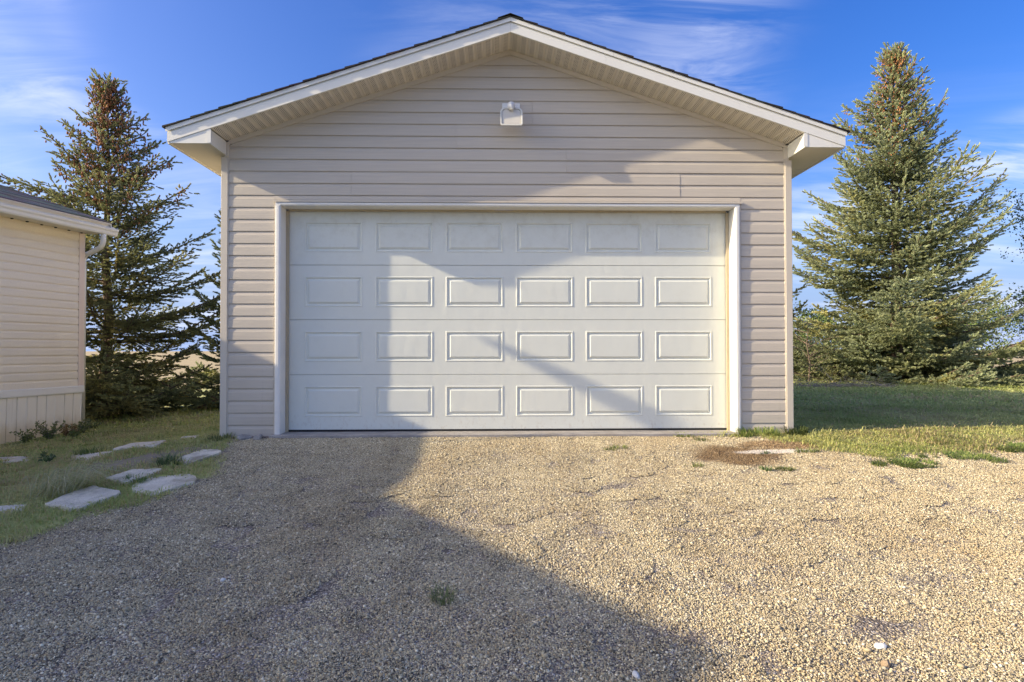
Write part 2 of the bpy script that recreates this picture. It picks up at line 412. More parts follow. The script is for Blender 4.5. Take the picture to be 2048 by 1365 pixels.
def build_ground():
    def axis(lo, hi, fine0, fine1, step, far):
        a = list(np.arange(fine0, fine1+step/2, step)); d = step
        while a[-1] < hi: d *= 1.22; a.append(a[-1]+d)
        d = step
        while a[0] > lo: d *= 1.22; a.insert(0, a[0]-d)
        return np.array(a)
    xs = axis(-900, 900, -8, 10, .10, 900); ys = axis(-60, 900, -7, 4, .08, 900)
    X, Y = np.meshgrid(xs, ys); Z = gz(X, Y)
    V = np.stack([X, Y, Z], -1).reshape(-1, 3)
    nx, ny = len(xs), len(ys)
    i = np.arange(nx*ny).reshape(ny, nx)
    F = np.stack([i[:-1, :-1], i[:-1, 1:], i[1:, 1:], i[1:, :-1]], -1).reshape(-1, 4)
    x, y = V[:, 0], V[:, 1]
    g = gravel_mask(x, y)
    field = _sm(15, 22, y+.25*x*0+2*vnoise(x, y, .2, 9))
    field = np.where(np.abs(x) > 28, np.maximum(field, _sm(28, 36, np.abs(x))), field)
    # bare, trodden soil between the two rows of slabs
    bare = np.exp(-(((x+3.75)/.55)**2+((y+.75)/.45)**2)) + .7*np.exp(-(((x+3.2)/.4)**2+((y+.55)/.35)**2)) + .6*np.exp(-(((x+4.9)/.8)**2+((y-1.6)/.5)**2))
    bare = np.clip(bare*1.3, 0, 1)
    me = np_mesh('ground', V, F, None, np.stack([g, field, bare], -1), smooth=True)
    t = NT('gravel turf and stubble ground')
    sepc = t.N.new('ShaderNodeSeparateColor'); t.L.new(attr(t), sepc.inputs[0])
    p = t.coord('World')
    cell = t.voro(p, 95, 'F1', 'Color'); dist = t.voro(p, 95, 'F1', 'Distance')
    sc = t.N.new('ShaderNodeSeparateColor'); t.L.new(cell, sc.inputs[0])
    n1 = t.noise(p, 1.1, 5, .6); n2 = t.noise(p, 7, 5, .6)
    gcol = t.mix(t.ramp(sc.outputs[0], .1, .9, smooth=False), (.12, .10, .085), (.44, .37, .29))
    gcol = t.mix(t.ramp(sc.outputs[1], .80, .95), gcol, (.62, .57, .50))
    gcol = t.mix(t.ramp(dist, .35, .75, 0, .7), gcol, (.11, .095, .078))
    gcol = t.mix(t.ramp(n1, .45, .75, 0, .45), gcol, (.20, .155, .115))
    # rusty soil washed out beside the right hand jamb, with a chalky streak in it
    def blob(cx, cy, rx, ry, k=.5):
        sp = t.N.new('ShaderNodeSeparateXYZ'); t.L.new(p, sp.inputs[0])
        dx = t.math('DIVIDE', t.math('SUBTRACT', sp.outputs['X'], cx), rx); dy = t.math('DIVIDE', t.math('SUBTRACT', sp.outputs['Y'], cy), ry)
        d = t.math('ADD', t.math('MULTIPLY', dx, dx), t.math('MULTIPLY', dy, dy))
        d = t.math('ADD', d, t.math('MULTIPLY', t.math('SUBTRACT', n2, .5), 1.6))
        return t.ramp(d, 1.25, .35)
    gcol = t.mix(t.math('MULTIPLY', blob(2.15, -.78, .48, .36), .85), gcol, (.085, .042, .022))
    gcol = t.mix(t.math('MULTIPLY', blob(2.85, -.45, .65, .20), .75), gcol, (.12, .062, .034))
    gcol = t.mix(t.math('MULTIPLY', blob(2.58, -.70, .42, .07), .85), gcol, (.62, .57, .51))
    turf = t.mix(t.ramp(n2, .35, .7), (.36, .40, .14), (.48, .43, .20))
    soil = t.mix(t.ramp(n2, .3, .7), (.20, .165, .125), (.29, .245, .19))
    turf = t.mix(t.math('MULTIPLY', sepc.outputs[2], t.ramp(n2, .3, .6, .5, 1)), turf, soil)
    fn = t.noise(t.coord('World', (.5, 2, 1)), .7, 6, .6)
    fieldc = t.mix(t.ramp(fn, .3, .7), (.50, .40, .235), (.38, .31, .175))
    c = t.mix(sepc.outputs[1], turf, fieldc)
    c = t.mix(sepc.outputs[0], c, gcol)
    hgt = t.math('MULTIPLY', t.math('SUBTRACT', 1.0, dist), sepc.outputs[0])
    t.bump(t.math('ADD', hgt, t.math('MULTIPLY', t.noise(p, 30, 4, .7), .6)), .8, .012)
    me.materials.append(t.done(c, .95, .15))
    o = link('ground', me); tag(o, kind='structure')
build_ground()

# ------------------------------------------------------------------ the garage
AP, SL = 4.163, 1/3.0            # inner apex of the gable wall, roof slope
XL, XR = -3.108, 3.098           # outer faces of the two corner posts
PITCH = .1303; Z0 = -.047
DEPTH = 7.3
OV = .40                         # rake overhang
def xe(z): return (AP-.05-z)/SL
garage = thing('garage', 'detached taupe vinyl garage with a wide white sectional overhead door', 'garage')
def lap_profile(h, g=.013):
    return [(.0008, .0025), (-.0100, .0025), (-.0108, 0), (-.0135, 0), (-.0130, .30*h), (-.0122, .66*h), (-.0095, .74*h), (-.0068, .86*h), (-.0060, h-g), (-.0008, h-g+.003), (-.0005, h+.005), (.0008, h+.005)]
def lap(x0, x1, z, parent, mat, h=PITCH, gable=False, off=0.0, xf=None, name='siding_board', groove=.013):
    """one visible course of dutch lap siding between x0 and x1 (clipped by the gable slope)"""
    b = MB(); rings = []
    for side in (0, 1):
        ring = []
        for (y, dz) in lap_profile(h, groove):
            zz = z+dz
            x = x0 if side == 0 else x1
            if gable:
                lim = max(.004, xe(zz)); x = max(x, -lim) if side == 0 else min(x, lim)
            P = (x, y-off, zz)
            ring.append(xf(P) if xf else P)
        rings.append(ring)
    b.loft(rings)
    return b.build(name, mat, parent)
PWL, PWR = XL+.075, XR-.075       # siding runs between the post lips
CL0, CL1 = -2.522, 2.512          # outer edges of the door casing
HEAD = 2.474
seams = {16: [], 21: [(-1.70)], 20: [(-1.70)], 19: [], 22: [0.615], 23: [0.615], 24: [-.585], 25: [-.585], 26: [.245], 27: [.245]}
# joints measured off the wall: two courses share one strip of vinyl
seams[20] = [-1.72, 1.865]; seams[21] = [-1.72, 1.865]
k = 0; z = Z0
while z < AP-.12:
    top = z+PITCH
    if top <= HEAD+.03+1e-6 or z < HEAD-.02:
        hh = PITCH
        lap(PWL, CL0-.022, z, garage, M['siding'], off=.0004*(k % 2)); lap(CL1+.022, PWR, z, garage, M['siding'], off=.0004*(k % 3))
        if top > HEAD+.04:
            # sliver of a cut course just over the head trim
            lap(CL0-.020, CL1+.020, HEAD+.034, garage, M['siding'], h=top-HEAD-.034, off=.0)
    else:
        cuts = [-9] + sorted(seams.get(k, [])) + [9]
        for i in range(len(cuts)-1):
            a = PWL if cuts[i] == -9 else cuts[i]+.0012; b2 = PWR if cuts[i+1] == 9 else cuts[i+1]-.0012
            lap(a, b2, z, garage, M['siding'], gable=True, off=.0030*(i % 2)+.0003*(k % 2))
    z += PITCH; k += 1
# sheathing behind the boards
w = MB()
w.box(XL+.03, CL0+.02, 0, .09, -.06, 3.0); w.box(CL1-.02, XR-.03, 0, .09, -.06, 3.0)
w.box(CL0+.0205, CL1-.0205, 0, .09, HEAD+.03, 3.0)
w.loft([[(XL+.03, y, 3.001), (XR-.03, y, 3.001), (.02, y, AP-.03)] for y in (0, .09)])
w.box(XL+.03, XL+.12, .0905, DEPTH, -.06, 2.99); w.box(XR-.12, XR-.03, .0905, DEPTH, -.06, 2.99)
w.box(XL+.1205, XR-.1205, DEPTH-.09, DEPTH, -.06, 2.99)
w.build('wall', M['siding'], garage)
# long courses on the side walls
for s, X in ((-1, XL+.03), (1, XR-.03)):
    for i in range(23):
        zz = Z0+i*PITCH
        def xf(P, s=s, X=X): return (X - s*P[1]*-1*1.0 if False else X + s*(-P[1]), P[0], P[2])
        lap(.03, DEPTH, zz, garage, M['siding'], xf=xf)
# corner posts: an L of trim with a rolled lip on each leg
def post(s):
    b = MB(); X = XL if s < 0 else XR; zt = 3.02
    b.box(min(X, X-s*.072), max(X, X-s*.072), -.024, -.0005, -.05, 2.965)
    b.box(min(X-s*.0725, X-s*.082), max(X-s*.0725, X-s*.082), -.0175, -.0005, -.05, zt)
    b.box(min(X-s*.030, X-s*.084), max(X-s*.030, X-s*.084), -.0262, -.0003, 2.9655, 3.128)
    b.box(min(X, X-s*.020), max(X, X-s*.020), 0, .075, -.05, 2.93)
    return b.build('corner_post', M['corner'], garage, bevel=.003)
post(-1); post(1)
# gable frieze channel below the soffit
for s in (-1, 1):
    b = MB(); n = 2; rings = []
    for x in (.0006, 3.03):
        zt = AP-SL*x
        rings.append([(s*x, -.026, zt-.055), (s*x, -.026, zt-.004), (s*x, -.001, zt-.004), (s*x, -.001, zt-.055)])
    b.loft(rings); b.build('frieze_channel', M['corner'], garage)
# --- casing round the door
DZ = .17; JL, JR = -2.470, 2.460; HZ = 2.440
for s, xo, xi in ((-1, CL0, JL), (1, CL1, JR)):
    b = MB()
    # moulded face: bevel on the inner half, then the deep jamb return
    pr = [(xo, -.001), (xo, -.036), (xo-s*.012, -.0385), (xi+s*.016, -.0385), (xi, -.030), (xi, DZ-.031), (xi+s*.030, DZ-.031), (xi+s*.030, -.001)]
    b.loft([[(x, y, -.035) for x, y in pr], [(x, y, HZ+.0-.0006) for x, y in pr]])
    # mitred top of the leg
    b.box(min(xo, xi), max(xo, xi), -.036, -.001, HZ, HEAD-.001)
    b.build('door_casing', M['casing'], garage)
    j = MB(); j.box(min(xo, xo+s*.018), max(xo, xo+s*.018), -.019, -.0005, -.035, HEAD+.03); j.build('channel_trim', M['corner'], garage)
    j = MB(); j.box(min(xi, xi-s*.030), max(xi, xi-s*.030), DZ-.030, DZ-.008, -.02, HZ-.0215); j.build('weather_strip', M['rubber'], garage)
b = MB()
pr = [(-.001, HEAD), (-.036, HEAD), (-.0385, HEAD-.008), (-.0385, HZ+.012), (-.030, HZ), (DZ-.031, HZ), (DZ-.031, HZ+.028), (-.001, HZ+.028)]
b.loft([[(x, y, zz) for y, zz in pr] for x in (JL+.0005, JR-.0005)]); b.build('head_casing', M['casing'], garage)
b = MB(); b.box(JL+.0305, JR-.0305, DZ-.030, DZ-.008, HZ-.021, HZ-.0005); b.build('weather_strip', M['rubber'], garage)
for (a, c2) in ((CL0-.018, -.02), (-.018, CL1+.03)):
    b = MB(); rings = []
    for x in (a, c2):
        rings.append([(x, -.001, HEAD+.0315), (x, -.034, HEAD+.026), (x, -.046, HEAD+.022), (x, -.046, HEAD+.0035), (x, -.041, HEAD+.0035), (x, -.0365, HEAD+.016), (x, -.001, HEAD+.016)])
    b.loft(rings); b.build('drip_cap', M['corner'], garage)
# --- overhead door: four sections, each with six raised panels
DW0, DW1 = -2.452, 2.452; SH = .6085
PX = [-2.276, -1.495, -.713, .069, .850, 1.631]; PWD, PHT = .640, .340
def section(z0, z1, k):
    """steel sheet with six moulded recesses"""
    b = MB(); y = DZ; g = .003
    zb = z0+.143; zt = zb+PHT
    xs = [DW0] + [v for p in PX for v in (p, p+PWD)] + [DW1]
    b.quad((DW0, y, z0+g), (DW1, y, z0+g), (DW1, y, zb), (DW0, y, zb)); b.quad((DW0, y, zt), (DW1, y, zt), (DW1, y, z1-g), (DW0, y, z1-g))
    for i in range(0, len(xs), 2): b.quad((xs[i], y, zb), (xs[i+1], y, zb), (xs[i+1], y, zt), (xs[i], y, zt))
    # moulding round each panel: raised bead, then a groove
    for p in PX:
        steps = [(0, 0), (.006, -.004), (.014, -.004), (.024, .0085), (.034, .0085)]
        rings = [[(p+d, y+e, zb+d), (p+PWD-d, y+e, zb+d), (p+PWD-d, y+e, zt-d), (p+d, y+e, zt-d)] for d, e in steps]
        b.loft(rings, cap=False)
    # lipped top and bottom edges and a back
    b.quad((DW0, y, z1-g), (DW1, y, z1-g), (DW1, y+.012, z1+.001), (DW0, y+.012, z1+.001))
    b.quad((DW0, y, z0+g), (DW0, y+.012, z0+.004), (DW1, y+.012, z0+.004), (DW1, y, z0+g))
    b.quad((DW0, y+.045, z0+.004), (DW1, y+.045, z0+.004), (DW1, y+.045, z1), (DW0, y+.045, z1))
    o = b.build('door_section', M['door'], garage)
    return o, zb, zt
for k in range(4):
    z0 = .002+k*SH; z1 = z0+SH
    o, zb, zt = section(z0, z1, k)
    d = .034
    for p in PX:
        r = MB(); y = DZ+.0085
        x0, x1, a0, a1 = p+d, p+PWD-d, zb+d, zt-d
        steps = [(0, 0), (.022, -.0125), (.027, -.0125)]
        r.loft([[(x0+q, y+e, a0+q), (x1-q, y+e, a0+q), (x1-q, y+e, a1-q), (x0+q, y+e, a1-q)] for q, e in steps], cap=False)
        q, e = steps[-1]; r.quad((x0+q, y+e, a0+q), (x1-q, y+e, a0+q), (x1-q, y+e, a1-q), (x0+q, y+e, a1-q))
        r.build('raised_panel', M['door'], o)
b = MB(); b.box(DW0, DW1, DZ-.003, DZ+.03, -.018, .0015); b.build('bottom_seal', M['black_rubber'], garage)
b = MB(); b.box(JL-.09, JR+.06, -.10, .40, -.20, -.0185); b.build('concrete_sill', M['foundation'], garage, bevel=.006)
b = MB(); b.box(XL+.045, JL-.0905, -.004, .0, -.30, -.051); b.box(JR+.0605, XR-.045, -.004, .0, -.30, -.051)
b.box(XL+.045, XL+.06, .001, DEPTH, -.3, -.061); b.box(XR-.06, XR-.045, .001, DEPTH, -.3, -.061)
b.build('foundation', M['dark_concrete'], garage)
# --- roof: deck, shingle courses, fascia, soffits, boxed returns
EX = 3.485; YF = -OV; YB = DEPTH+OV
def rz(x): return 4.300-SL*abs(x)           # top of the rake drip edge line
for s in (-1, 1):
    b = MB(); b.loft([[(s*.0005, y, rz(0)-.002), (s*EX, y, rz(EX)-.002), (s*EX, y, rz(EX)-.03), (s*.0005, y, rz(0)-.03)] for y in (YF+.03, YB-.03)])
    b.build('roof_deck', M['soffit_plain'], garage)
    # rake fascia, two lengths meeting in a butt joint
    cuts = [0.0006, .985, EX-.006] if s > 0 else [0.0006, EX-.006]
    for i in range(len(cuts)-1):
        x0, x1 = cuts[i]+(.0012 if i else 0), cuts[i+1]
        f = MB(); rings = []
        for x in (x0, x1):
            t = rz(x)
            rings.append([(s*x, YF, t-.146), (s*x, YF, t-.055), (s*x, YF+.004, t-.053), (s*x, YF+.004, t-.003), (s*x, YF+.022, t-.003), (s*x, YF+.022, t-.146)])
        f.loft(rings); f.build('rake_fascia', M['white'], garage)
    for x0, x1 in (((.0006, .86), (.862, EX+.004)) if s < 0 else ((.0006, 1.06), (1.062, EX+.004))):
        f = MB(); rings = []
        for x in (x0, x1):
            t = rz(x)
            rings.append([(s*x, YF-.014, t-.042), (s*x, YF-.012, t+.001), (s*x, YF+.05, t+.001), (s*x, YF+.05, t-.001), (s*x, YF-.0085, t-.001), (s*x, YF-.0105, t-.042)])
        f.loft(rings); f.build('drip_edge', M['white'], garage)
    # shingle courses step up the slope; front ends are ragged
    rnd = random.Random(11+s)
    n = 25; run = (EX+.03)/n
    for i in range(n):
        xo = EX+.03-i*run; xi = max(0.002, xo-run*1.35)
        yj = YF-.022-rnd.uniform(0, .012)
        th0, th1 = .024, .010
        c = MB(); c.loft([[(s*xo, y, rz(xo)+.0025), (s*xo, y, rz(xo)+th0-.006*rnd.random()), (s*xi, y, rz(xi)+th1), (s*xi, y, rz(xi)+.0025)] for y in (yj, YB+.02)])
        c.build('shingle_course', M['shingle'], garage)
    # eave fascia along the side and level soffit under the eave
    f = MB(); f.box(min(s*(EX-.02), s*EX), max(s*(EX-.02), s*EX), YF+.0225, YB, 2.982, rz(EX)-.032); f.build('eave_fascia', M['white'], garage)
    for i in range(20):
        y0 = YF+.024+i*(DEPTH+.4)/20; f = MB()
        f.box(min(s*(EX-.0205), s*3.06), max(s*(EX-.0205), s*3.06), y0, y0+(DEPTH+.4)/20-.004, 2.990+.0015*(i % 2), 2.999); f.build('eave_soffit_panel', M['soffit_plain'], garage)
    # boxed return at the front corner of the eave
    f = MB(); xi_, xo_ = 3.055, EX-.022
    t = lambda x: rz(x)-.1475
    f.loft([[(s*xi_, y, 2.985), (s*xo_, y, 2.985), (s*xo_, y, max(2.987, t(xo_))), (s*xi_, y, t(xi_))] for y in (YF+.008, YF+.02)])
    f.build('eave_return', M['white'], garage)
    f = MB(); f.loft([[(s*xi_, y, 2.985), (s*(xi_+.012), y, 2.985), (s*(xi_+.012), y, t(xi_)-.002), (s*xi_, y, t(xi_)-.002)] for y in (YF+.0205, -.027)])
    f.build('eave_return', M['white'], garage)
    f = MB(); f.box(min(s*(xi_-.012), s*(xi_+.03)), max(s*(xi_-.012), s*(xi_+.03)), YF+.0045, YF+.0075, 2.99, t(xi_)-.004); f.build('return_trim', M['white'], garage)
    # vented soffit strips under the rake
    pitch = .0925; cnt = 33; me = None
    b = MB()
    L = OV-.030; wv = pitch/ math.cos(math.atan(SL))
    h = wv/2
    pr = [(-h+.001, .010), (-h+.001, .0), (-h+.010, -.0), (-h+.014, -.005), (h-.014, -.005), (h-.010, 0), (h-.001, 0), (h-.001, .010)]
    b.loft([[(x, y, zz) for x, zz in pr] for y in (0, L)])
    me = b.mesh('soffit_panel', M['soffit'])
    for i in range(cnt):
        xc = (i+.5)*pitch+.003
        if xc+pitch/2 > 3.056: break
        o = link('soffit_panel', me, garage, (s*xc, YF+.0235, AP-.006-SL*xc+.004))
        o.rotation_euler = (0, s*math.atan(SL), 0)
    b = MB(); b.box(-.02, .02, YF+.0235, -.0265, AP-.0035, AP+.004)
    if s > 0: b.build('ridge_soffit_trim', M['soffit_plain'], garage)
for i in range(18):
    y0 = YF-.03+i*(YB-YF)/18; c = MB()
    c.loft([[(-.13, y, rz(.13)+.0245), (0, y, rz(0)+.027), (.13, y, rz(.13)+.0245), (.13, y, rz(.13)+.0295), (0, y, rz(0)+.033), (-.13, y, rz(.13)+.0295)] for y in (y0, y0+(YB-YF)/18+.03*(i < 17))])
    o = c.build('ridge_cap', M['shingle'], garage); o.location.z += .0009*(i % 2)

# ------------------------------------------------------------------ flood light over the door
fl = thing('flood_light', 'white flood light with motion sensor fixed high on the garage gable', 'flood light', (.013, 0, 3.25))
b = MB(); b.box(-.098, .098, -.040, -.0145, .19, .315); b.build('mounting_plate', M['lamp_white'], fl, bevel=.006)
b = MB(); b.tube([(0, -.04, .255), (0, -.10, .25), (0, -.135, .235), (0, -.15, .20)], [.030, .032, .034, .030], 14); b.build('swivel_arm', M['lamp_white'], fl, smooth=True)
b = MB(); b.tube([(0, -.142, .250), (0, -.192, .228), (0, -.212, .200), (0, -.218, .165)], [.036, .042, .040, .026], 16); b.build('motion_sensor', M['lamp_white'], fl, smooth=True)
def rr(wd, z0, z1, r, y, tilt=.18, n=5):
    pts = []
    for cx, cz, a0 in ((wd-r, z0+r, -90), (wd-r*2.2, z1-r*2.2, 0), (-wd+r*2.2, z1-r*2.2, 90), (-wd+r, z0+r, 180)):
        R_ = r if cz < (z0+z1)/2 else r*2.2
        for i in range(n):
            a = math.radians(a0+90*i/(n-1)); x = cx+R_*math.cos(a); zz = cz+R_*math.sin(a)
            pts.append((x, y-(z1-zz)*tilt, zz))
    return pts
b = MB(); b.loft([rr(.075, .03, .17, .02, -.11), rr(.112, .005, .2, .022, -.165), rr(.118, 0, .205, .024, -.185), rr(.118, 0, .205, .024, -.198), rr(.104, .014, .190, .02, -.2005), rr(.100, .018, .186, .02, -.190)], cap=False)
b.f.append(tuple(range(20))[::-1]); b.build('lamp_housing', M['lamp_grey'], fl)
b = MB(); b.loft([rr(.099, .019, .185, .02, -.1895), rr(.070, .05, .150, .02, -.150)], cap=False); b.f.append(tuple(range(20, 40))); b.build('reflector', M['reflector'], fl)
b = MB(); b.loft([rr(.0985, .0195, .1845, .02, -.1945), rr(.0985, .0195, .1845, .02, -.1915)]); b.build('lens', M['lens'], fl)

# ------------------------------------------------------------------ the neighbouring house (local x = outwards, y = away from the camera)
HANG = -math.radians(13.8); HPOS = (-6.917, 3.424, -.088); HSC = 1.10
house = thing('house', 'peach vinyl sided house with white gutter and ribbed cream skirting', 'house', HPOS, HANG); house.scale = (HSC, HSC, HSC)
HP = .1143; HL = 14.0; HZT = 2.62; HZB = .366
def hx(P, ox=0.0): return (-P[1]+ox, P[0], P[2])          # turn a board from facing -y to facing +x
nh = int(round((HZT-HZB)/HP))
hs = {16: [-.83, -5.0], 17: [-.83, -5.0], 10: [-1.25, -6], 11: [-1.25, -6], 8: [-.60, -5.5], 9: [-.60, -5.5], 4: [-3.3], 5: [-3.3]}
for i in range(nh):
    zz = HZB+i*(HZT-HZB)/nh
    cuts = [-HL] + sorted(hs.get(i, [])) + [-.07]
    for j in range(len(cuts)-1):
        lap(cuts[j]+.001, cuts[j+1]-.001, zz, house, M['house_siding'], h=(HZT-HZB)/nh, xf=hx, off=.0022*(j % 2), groove=.021)
b = MB(); b.box(-.09, 0, -HL, -.01, HZB-.02, HZT); b.box(-4.6, -.0905, -.10, -.01, HZB-.02, HZT); b.box(-4.69, -4.601, -HL, -.01, HZB-.02, HZT)
b.box(-4.6, -.0905, -HL, -HL+.09, HZB-.02, HZT)
b.loft([[(-.001, y, HZT+.001), (-4.69, y, HZT+.001), (-2.345, y, HZT+.78)] for y in (-.10, -.01)])
b.build('wall', M['house_siding'], house)
for i in range(nh+7):
    zz = HZB+i*(HZT-HZB)/nh
    lim = 0 if zz < HZT-.06 else (zz-HZT+HP)/SL
    if 4.63-lim < .06+lim+.1: break
    lap(-4.63+lim, -.06-lim, zz, house, M['house_siding'], h=(HZT-HZB)/nh, xf=lambda P: (P[0], -.01-P[1], P[2]))
b = MB(); b.box(.0005, .022, -.075, .016, HZB-.055, HZT); b.box(-.075, .0, -.0085, .016, HZB-.055, HZT); b.build('corner_post', M['house_trim'], house, bevel=.003)
for (a, c2) in ((-HL, -1.19), (-1.188, .012)):
    b = MB(); b.loft([[(.0, y, HZB-.105), (.030, y, HZB-.105), (.034, y, HZB-.09), (.030, y, HZB-.012), (.024, y, HZB-.001), (.0, y, HZB-.001)] for y in (a, c2)]); b.build('belly_band', M['white'], house)
b = MB(); b.box(-4.69, -.002, .0005, .022, HZB-.105, HZB-.001); b.build('belly_band', M['white'], house)
# ribbed skirting sheets lean out slightly at the foot
sw = .400
def skirt_sheet(y1, top, off, lean=.045):
    b = MB(); rings = [[], []]; ribs = [0, .008, .014, .125, .129, .135, .139, .258, .262, .268, .272, .392]
    dep = [.006, .006, 0, 0, -.016, -.016, 0, 0, -.016, -.016, 0, 0]
    for k, zz in enumerate((-.62, top)):
        ln = lean if k == 0 else 0
        front = [(off+ln+dd+.008, y1-d, zz) for d, dd in zip(ribs, dep)]
        back = [(off+ln-.012, y1-ribs[-1], zz), (off+ln-.012, y1, zz)]
        rings[k] = front+back
    b.loft(rings); return b
me = skirt_sheet(0, HZB-.107, .006, -.03).mesh('skirting_panel', M['skirt'])
for i in range(30):
    link('skirting_panel', me, house, (.002*(i % 2), -.012-i*sw, 0))
b = MB(); b.box(-4.69, -.03, .0, .012, -.62, HZB-.107); b.build('end_skirting', M['skirt'], house)
# eaves, gutter, downpipe
b = MB(); b.box(.0235, .30, -HL, .10, HZT+.002, HZT+.012); b.build('eave_soffit', M['soffit_plain'], house)
for i in range(34):
    b = MB(); y0 = -.05-i*.20; b.box(.030, .055, y0-.022, y0, HZT-.010, HZT+.0015); b.build('soffit_vent_slot', M['black_rubber'], house)
    if i > 12: break
b = MB(); b.box(.3005, .318, -HL, .13, HZT+.004, HZT+.150); b.build('eave_fascia', M['white'], house)
GUT0 = .22
b = MB(); gp = [(.3185, HZT+.118), (.3185, HZT-.022), (.372, HZT-.022), (.385, HZT-.004), (.392, HZT+.030), (.408, HZT+.052), (.412, HZT+.078), (.404, HZT+.084), (.400, HZT+.078), (.396, HZT+.055), (.380, HZT+.034), (.372, HZT+.002), (.364, HZT-.014), (.324, HZT-.014), (.324, HZT+.118)]
b.loft([[(x, y, zz) for x, zz in gp] for y in (-8.2, GUT0)]); b.build('gutter', M['white'], house)
b = MB(); b.loft([[(x, y, zz) for x, zz in gp[:7]] for y in (GUT0+.0005, GUT0+.004)]); b.build('gutter_end_cap', M['white'], house)
b = MB(); b.tube([(.345, .02, HZT-.02), (.345, .02, HZT-.10), (.325, .025, HZT-.165), (.27, .035, HZT-.215), (.16, .05, HZT-.255), (.03, .065, HZT-.29), (-.04, .075, HZT-.31), (-.07, .075, HZT-.37), (-.07, .075, HZT-.5), (-.07, .075, -.2)], .036, 12, 1.0, (.1, 1, 0)); b.build('downpipe', M['white'], house, smooth=True)
# roof: two slopes plus a cross gable nearer the street
EAVE_X = .372; EZ = HZT+.158
RUN = 2.345+EAVE_X
for i in range(19):
    u0 = i*RUN/19; u1 = min(RUN-.001, (i+1.35)*RUN/19)
    b = MB(); b.loft([[(EAVE_X-u0, y, EZ+SL*u0+.003), (EAVE_X-u0, y, EZ+SL*u0+.015), (EAVE_X-u1, y, EZ+SL*u1+.007), (EAVE_X-u1, y, EZ+SL*u1+.003)] for y in (-HL-.2, .15)])
    b.build('shingle_course', M['house_shingle'], house)
b = MB(); XR_ = -2.345
b.loft([[(EAVE_X-.01, y, EZ), (XR_, y, EZ+SL*RUN-.003), (XR_*2-EAVE_X, y, EZ), (XR_*2-EAVE_X, y, EZ-.02), (XR_, y, EZ+SL*RUN-.023), (EAVE_X-.01, y, EZ-.02)] for y in (-HL-.2, .14)])
b.build('roof_deck', M['soffit_plain'], house)
b = MB(); b.loft([[(XR_+.005, y, EZ+SL*RUN+.002), (XR_*2-EAVE_X-.02, y, EZ), (XR_*2-EAVE_X-.02, y, EZ+.015), (XR_+.005, y, EZ+SL*RUN+.016)] for y in (-HL-.2, .15)]); b.build('back_shingles', M['house_shingle'], house)
b = MB(); b.loft([[(EAVE_X-.02, y, EZ-.14), (EAVE_X-.02, y, EZ-.021), (XR_, y, EZ+SL*RUN-.024), (XR_*2-EAVE_X, y, EZ-.021), (XR_*2-EAVE_X, y, EZ-.14), (XR_, y, EZ+SL*RUN-.145)] for y in (.141, .155)]); b.build('rake_fascia', M['white'], house)
CG0, CGA, CG1 = -6.03, -8.50, -10.97           # cross gable: start, ridge, end along the eave
CX = .405
zr = EZ+.805+.002
for (a, c2) in ((CG0, CGA+.0005), (CG1, CGA-.0005)):
    b = MB(); b.loft([[(x, a, EZ-.07), (x, c2, zr), (x, c2, zr+.03), (x, a, EZ-.04)] for x in (CX, -2.3)]); b.build('gable_roof', M['house_shingle'], house)
b = MB(); b.loft([[(x, CG0-.2, HZT+.02), (x, CGA, zr-.06), (x, CG1+.2, HZT+.02)] for x in (-.02, .03)]); b.build('gable_wall', M['house_siding'], house)
# unseen pipe and wedge, added to cast the diagonal shadow strip on the door
inv = (Matrix.Translation(Vector(HPOS)) @ Matrix.Rotation(HANG, 4, 'Z') @ Matrix.Scale(HSC, 4)).inverted()
VX, VY, VZ = -8.15, -1.605, 4.40
b = MB(); b.tube([tuple(inv @ Vector((VX, VY, z_))) for z_ in (2.7, 4.45)], .015, 8); b.build('shadow_caster_pipe', M['pipe'], house)
b = MB()
ring = lambda x: [(x, VY-.015, VZ-.05), (x, VY-.015, VZ+.17), (x, VY+.365, VZ+.135), (x, VY+.365, VZ+.115)]  # wedge shaped so its shadow widens down the door
b.loft([[tuple(inv @ Vector(p)) for p in ring(x)] for x in (VX-.07, VX+.07)]); b.build('shadow_caster_wedge', M['pipe'], house)

